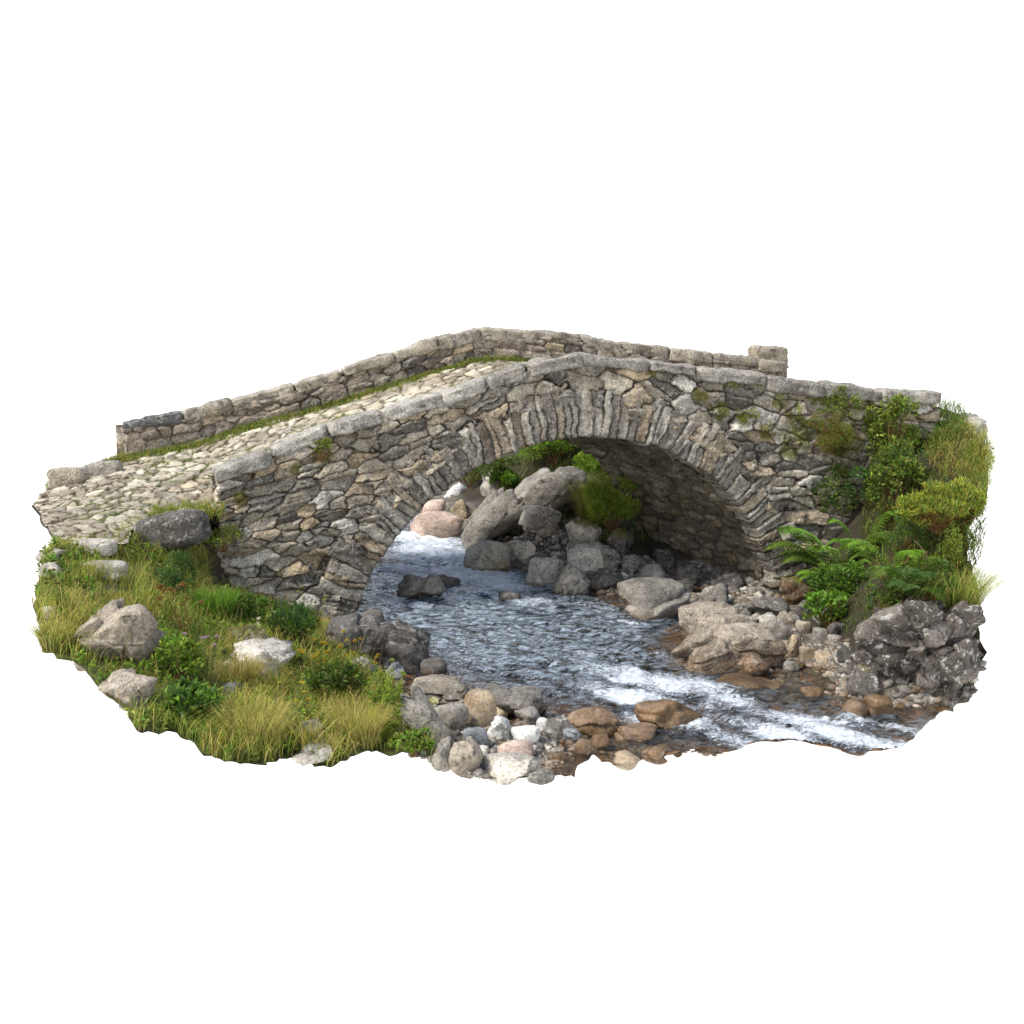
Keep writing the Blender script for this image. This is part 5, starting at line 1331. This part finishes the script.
flowers((256, 612, 290, 640), 'white flower head beside the wall foot bush', 3, 'tuft', (225, 222, 208), ('green',), group=GL, leafn=50, hs=.05)
flowers((268, 676, 320, 740), 'thin yellow dotted flowers in the middle grass', 9, 'tuft', (206, 186, 70), ('olive', 'green'), group=GL, leafn=260, hs=.03)
flowers((44, 556, 84, 624), 'tall thin dark weeds at the left margin', 9, 'tuft', (104, 96, 56), ('green', 'olive'), name='tall_weed', cat='weed', group=GL, leafn=240, hs=.03)
tussock((222, 690, 284, 750), ('straw', 'olive', 'lime', 'straw'), 'tall straw coloured tussock at the front edge left of the lowest boulder', 1300, group='straw tussocks')
tussock((330, 694, 386, 744), ('straw', 'straw', 'lime'), 'tall feathery pale tussock below the pinkish flat boulder', 1300, group='straw tussocks')
tussock((38, 616, 68, 650), ('straw', 'lime', 'olive'), 'pale tussock against the left side of the fissured boulder', 900, group='straw tussocks')
tussock((222, 650, 262, 690), ('straw', 'straw', 'olive'), 'wispy straw tussock on the pale topped boulder', 700, group='straw tussocks')
tussock((192, 706, 236, 742), ('green', 'lime', 'olive'), 'greenish tussock right of the broad leaved plant', 900, group='straw tussocks')
tussock((300, 728, 340, 756), ('straw', 'olive'), 'short dry tussock wrapped round the lowest boulder', 600, group='straw tussocks')
shrub((868, 440, 932, 500), ('dark', 'green', 'olive'), 'dark bush filling the gap between climber and yellow green bush', 'shrub', 'shrub', GR, n=2600, leaf=(.05, .1), asp=.4, depth=.6, clumps=22)
# on the wall
shrub((800, 452, 866, 530), ('dark', 'green', 'olive'), 'thin creeper trailing over the wall between the moss cushion and the ferns', 'climber', 'climber', None, n=650, leaf=(.05, .1), asp=.6, Y=-.12, depth=.12, clumps=26, size=.3, stems=False)
shrub((806, 382, 870, 424), ('olive', 'green', 'lime'), 'small leaved creeper under the coping left of the tall climber', 'climber', 'climber', None, n=700, leaf=(.03, .07), asp=.55, Y=-.1, depth=.12, clumps=24, size=.28, stems=False)
shrub((306, 436, 336, 462), ('lime', 'olive', 'green'), 'small tuft of green growing from a joint of the left parapet wall', 'wall_plant', 'wall plant', None, n=420, leaf=(.03, .06), asp=.5, Y=-.06, depth=.4, clumps=8, up=0)
shrub((196, 522, 248, 552), ('green', 'olive', 'lime'), 'green weeds between the dark slab and the wall end', 'wall_plant', 'wall plant', None, n=700, leaf=(.03, .07), asp=.4, Y=-.35, depth=.5, clumps=12)
shrub((735, 404, 764, 428), ('yellow', 'lime', 'olive'), 'yellow green moss tuft on the wall above the right haunch', 'wall_plant', 'wall plant', None, n=420, leaf=(.03, .05), asp=.5, Y=-.05, depth=.3, clumps=8, stems=False, up=-.3)
# ------------------------------------------------------------------ camera, light, world
cd = bpy.data.cameras.new('camera'); cam = bpy.data.objects.new('camera', cd); COL.objects.link(cam)
cd.sensor_width = 36; cd.lens = FPX / 1024 * 36; cd.clip_end = 500
cam.location = Vector(CAM)
cam.rotation_euler = Vector(FW).to_track_quat('-Z', 'Y').to_euler()
scene.camera = cam

SUN_EL, SUN_AZ = math.radians(52), math.radians(-60)     # azimuth of the sun seen from above, measured from straight behind the viewer towards the left
back = -DH; left = -RT
sd = (back * math.cos(SUN_AZ) - left * math.sin(SUN_AZ)) * math.cos(SUN_EL) + np.array([0, 0, 1]) * math.sin(SUN_EL)
sl = bpy.data.lights.new('sun', 'SUN'); sl.energy = SUN_E if 'SUN_E' in globals() else 2.7; sl.angle = math.radians(16); sl.color = (1, .965, .90)
so = bpy.data.objects.new('sun', sl); COL.objects.link(so)
so.rotation_euler = Vector(-sd).to_track_quat('-Z', 'Y').to_euler()

w = bpy.data.worlds.new('World'); scene.world = w; w.use_nodes = True
nt = w.node_tree; nt.nodes.clear()
out = nt.nodes.new('ShaderNodeOutputWorld')
sky = nt.nodes.new('ShaderNodeTexSky'); sky.sky_type = 'NISHITA'; sky.sun_disc = False
sky.sun_elevation = SUN_EL; sky.sun_rotation = math.atan2(sd[0], sd[1])
b1 = nt.nodes.new('ShaderNodeBackground'); b1.inputs[1].default_value = .12; nt.links.new(sky.outputs[0], b1.inputs[0])
b2 = nt.nodes.new('ShaderNodeBackground'); b2.inputs[0].default_value = (1, 1, 1, 1); b2.inputs[1].default_value = 1.02
tc = nt.nodes.new('ShaderNodeTexCoord'); sp = nt.nodes.new('ShaderNodeSeparateXYZ'); nt.links.new(tc.outputs['Generated'], sp.inputs[0])
# plain white backdrop added around the horizon and below, blending into blue sky overhead
mr = nt.nodes.new('ShaderNodeMapRange'); mr.inputs[1].default_value = .20; mr.inputs[2].default_value = .55; mr.interpolation_type = 'SMOOTHSTEP'
nt.links.new(sp.outputs[2], mr.inputs[0])
mx = nt.nodes.new('ShaderNodeMixShader'); nt.links.new(mr.outputs[0], mx.inputs[0])
nt.links.new(b2.outputs[0], mx.inputs[1]); nt.links.new(b1.outputs[0], mx.inputs[2]); nt.links.new(mx.outputs[0], out.inputs[0])

vs = scene.view_settings; vs.view_transform = 'Standard'; vs.look = 'None'; vs.exposure = .72; vs.gamma = 1
scene.render.film_transparent = False
scene.cycles.max_bounces = 6; scene.cycles.transparent_max_bounces = 12
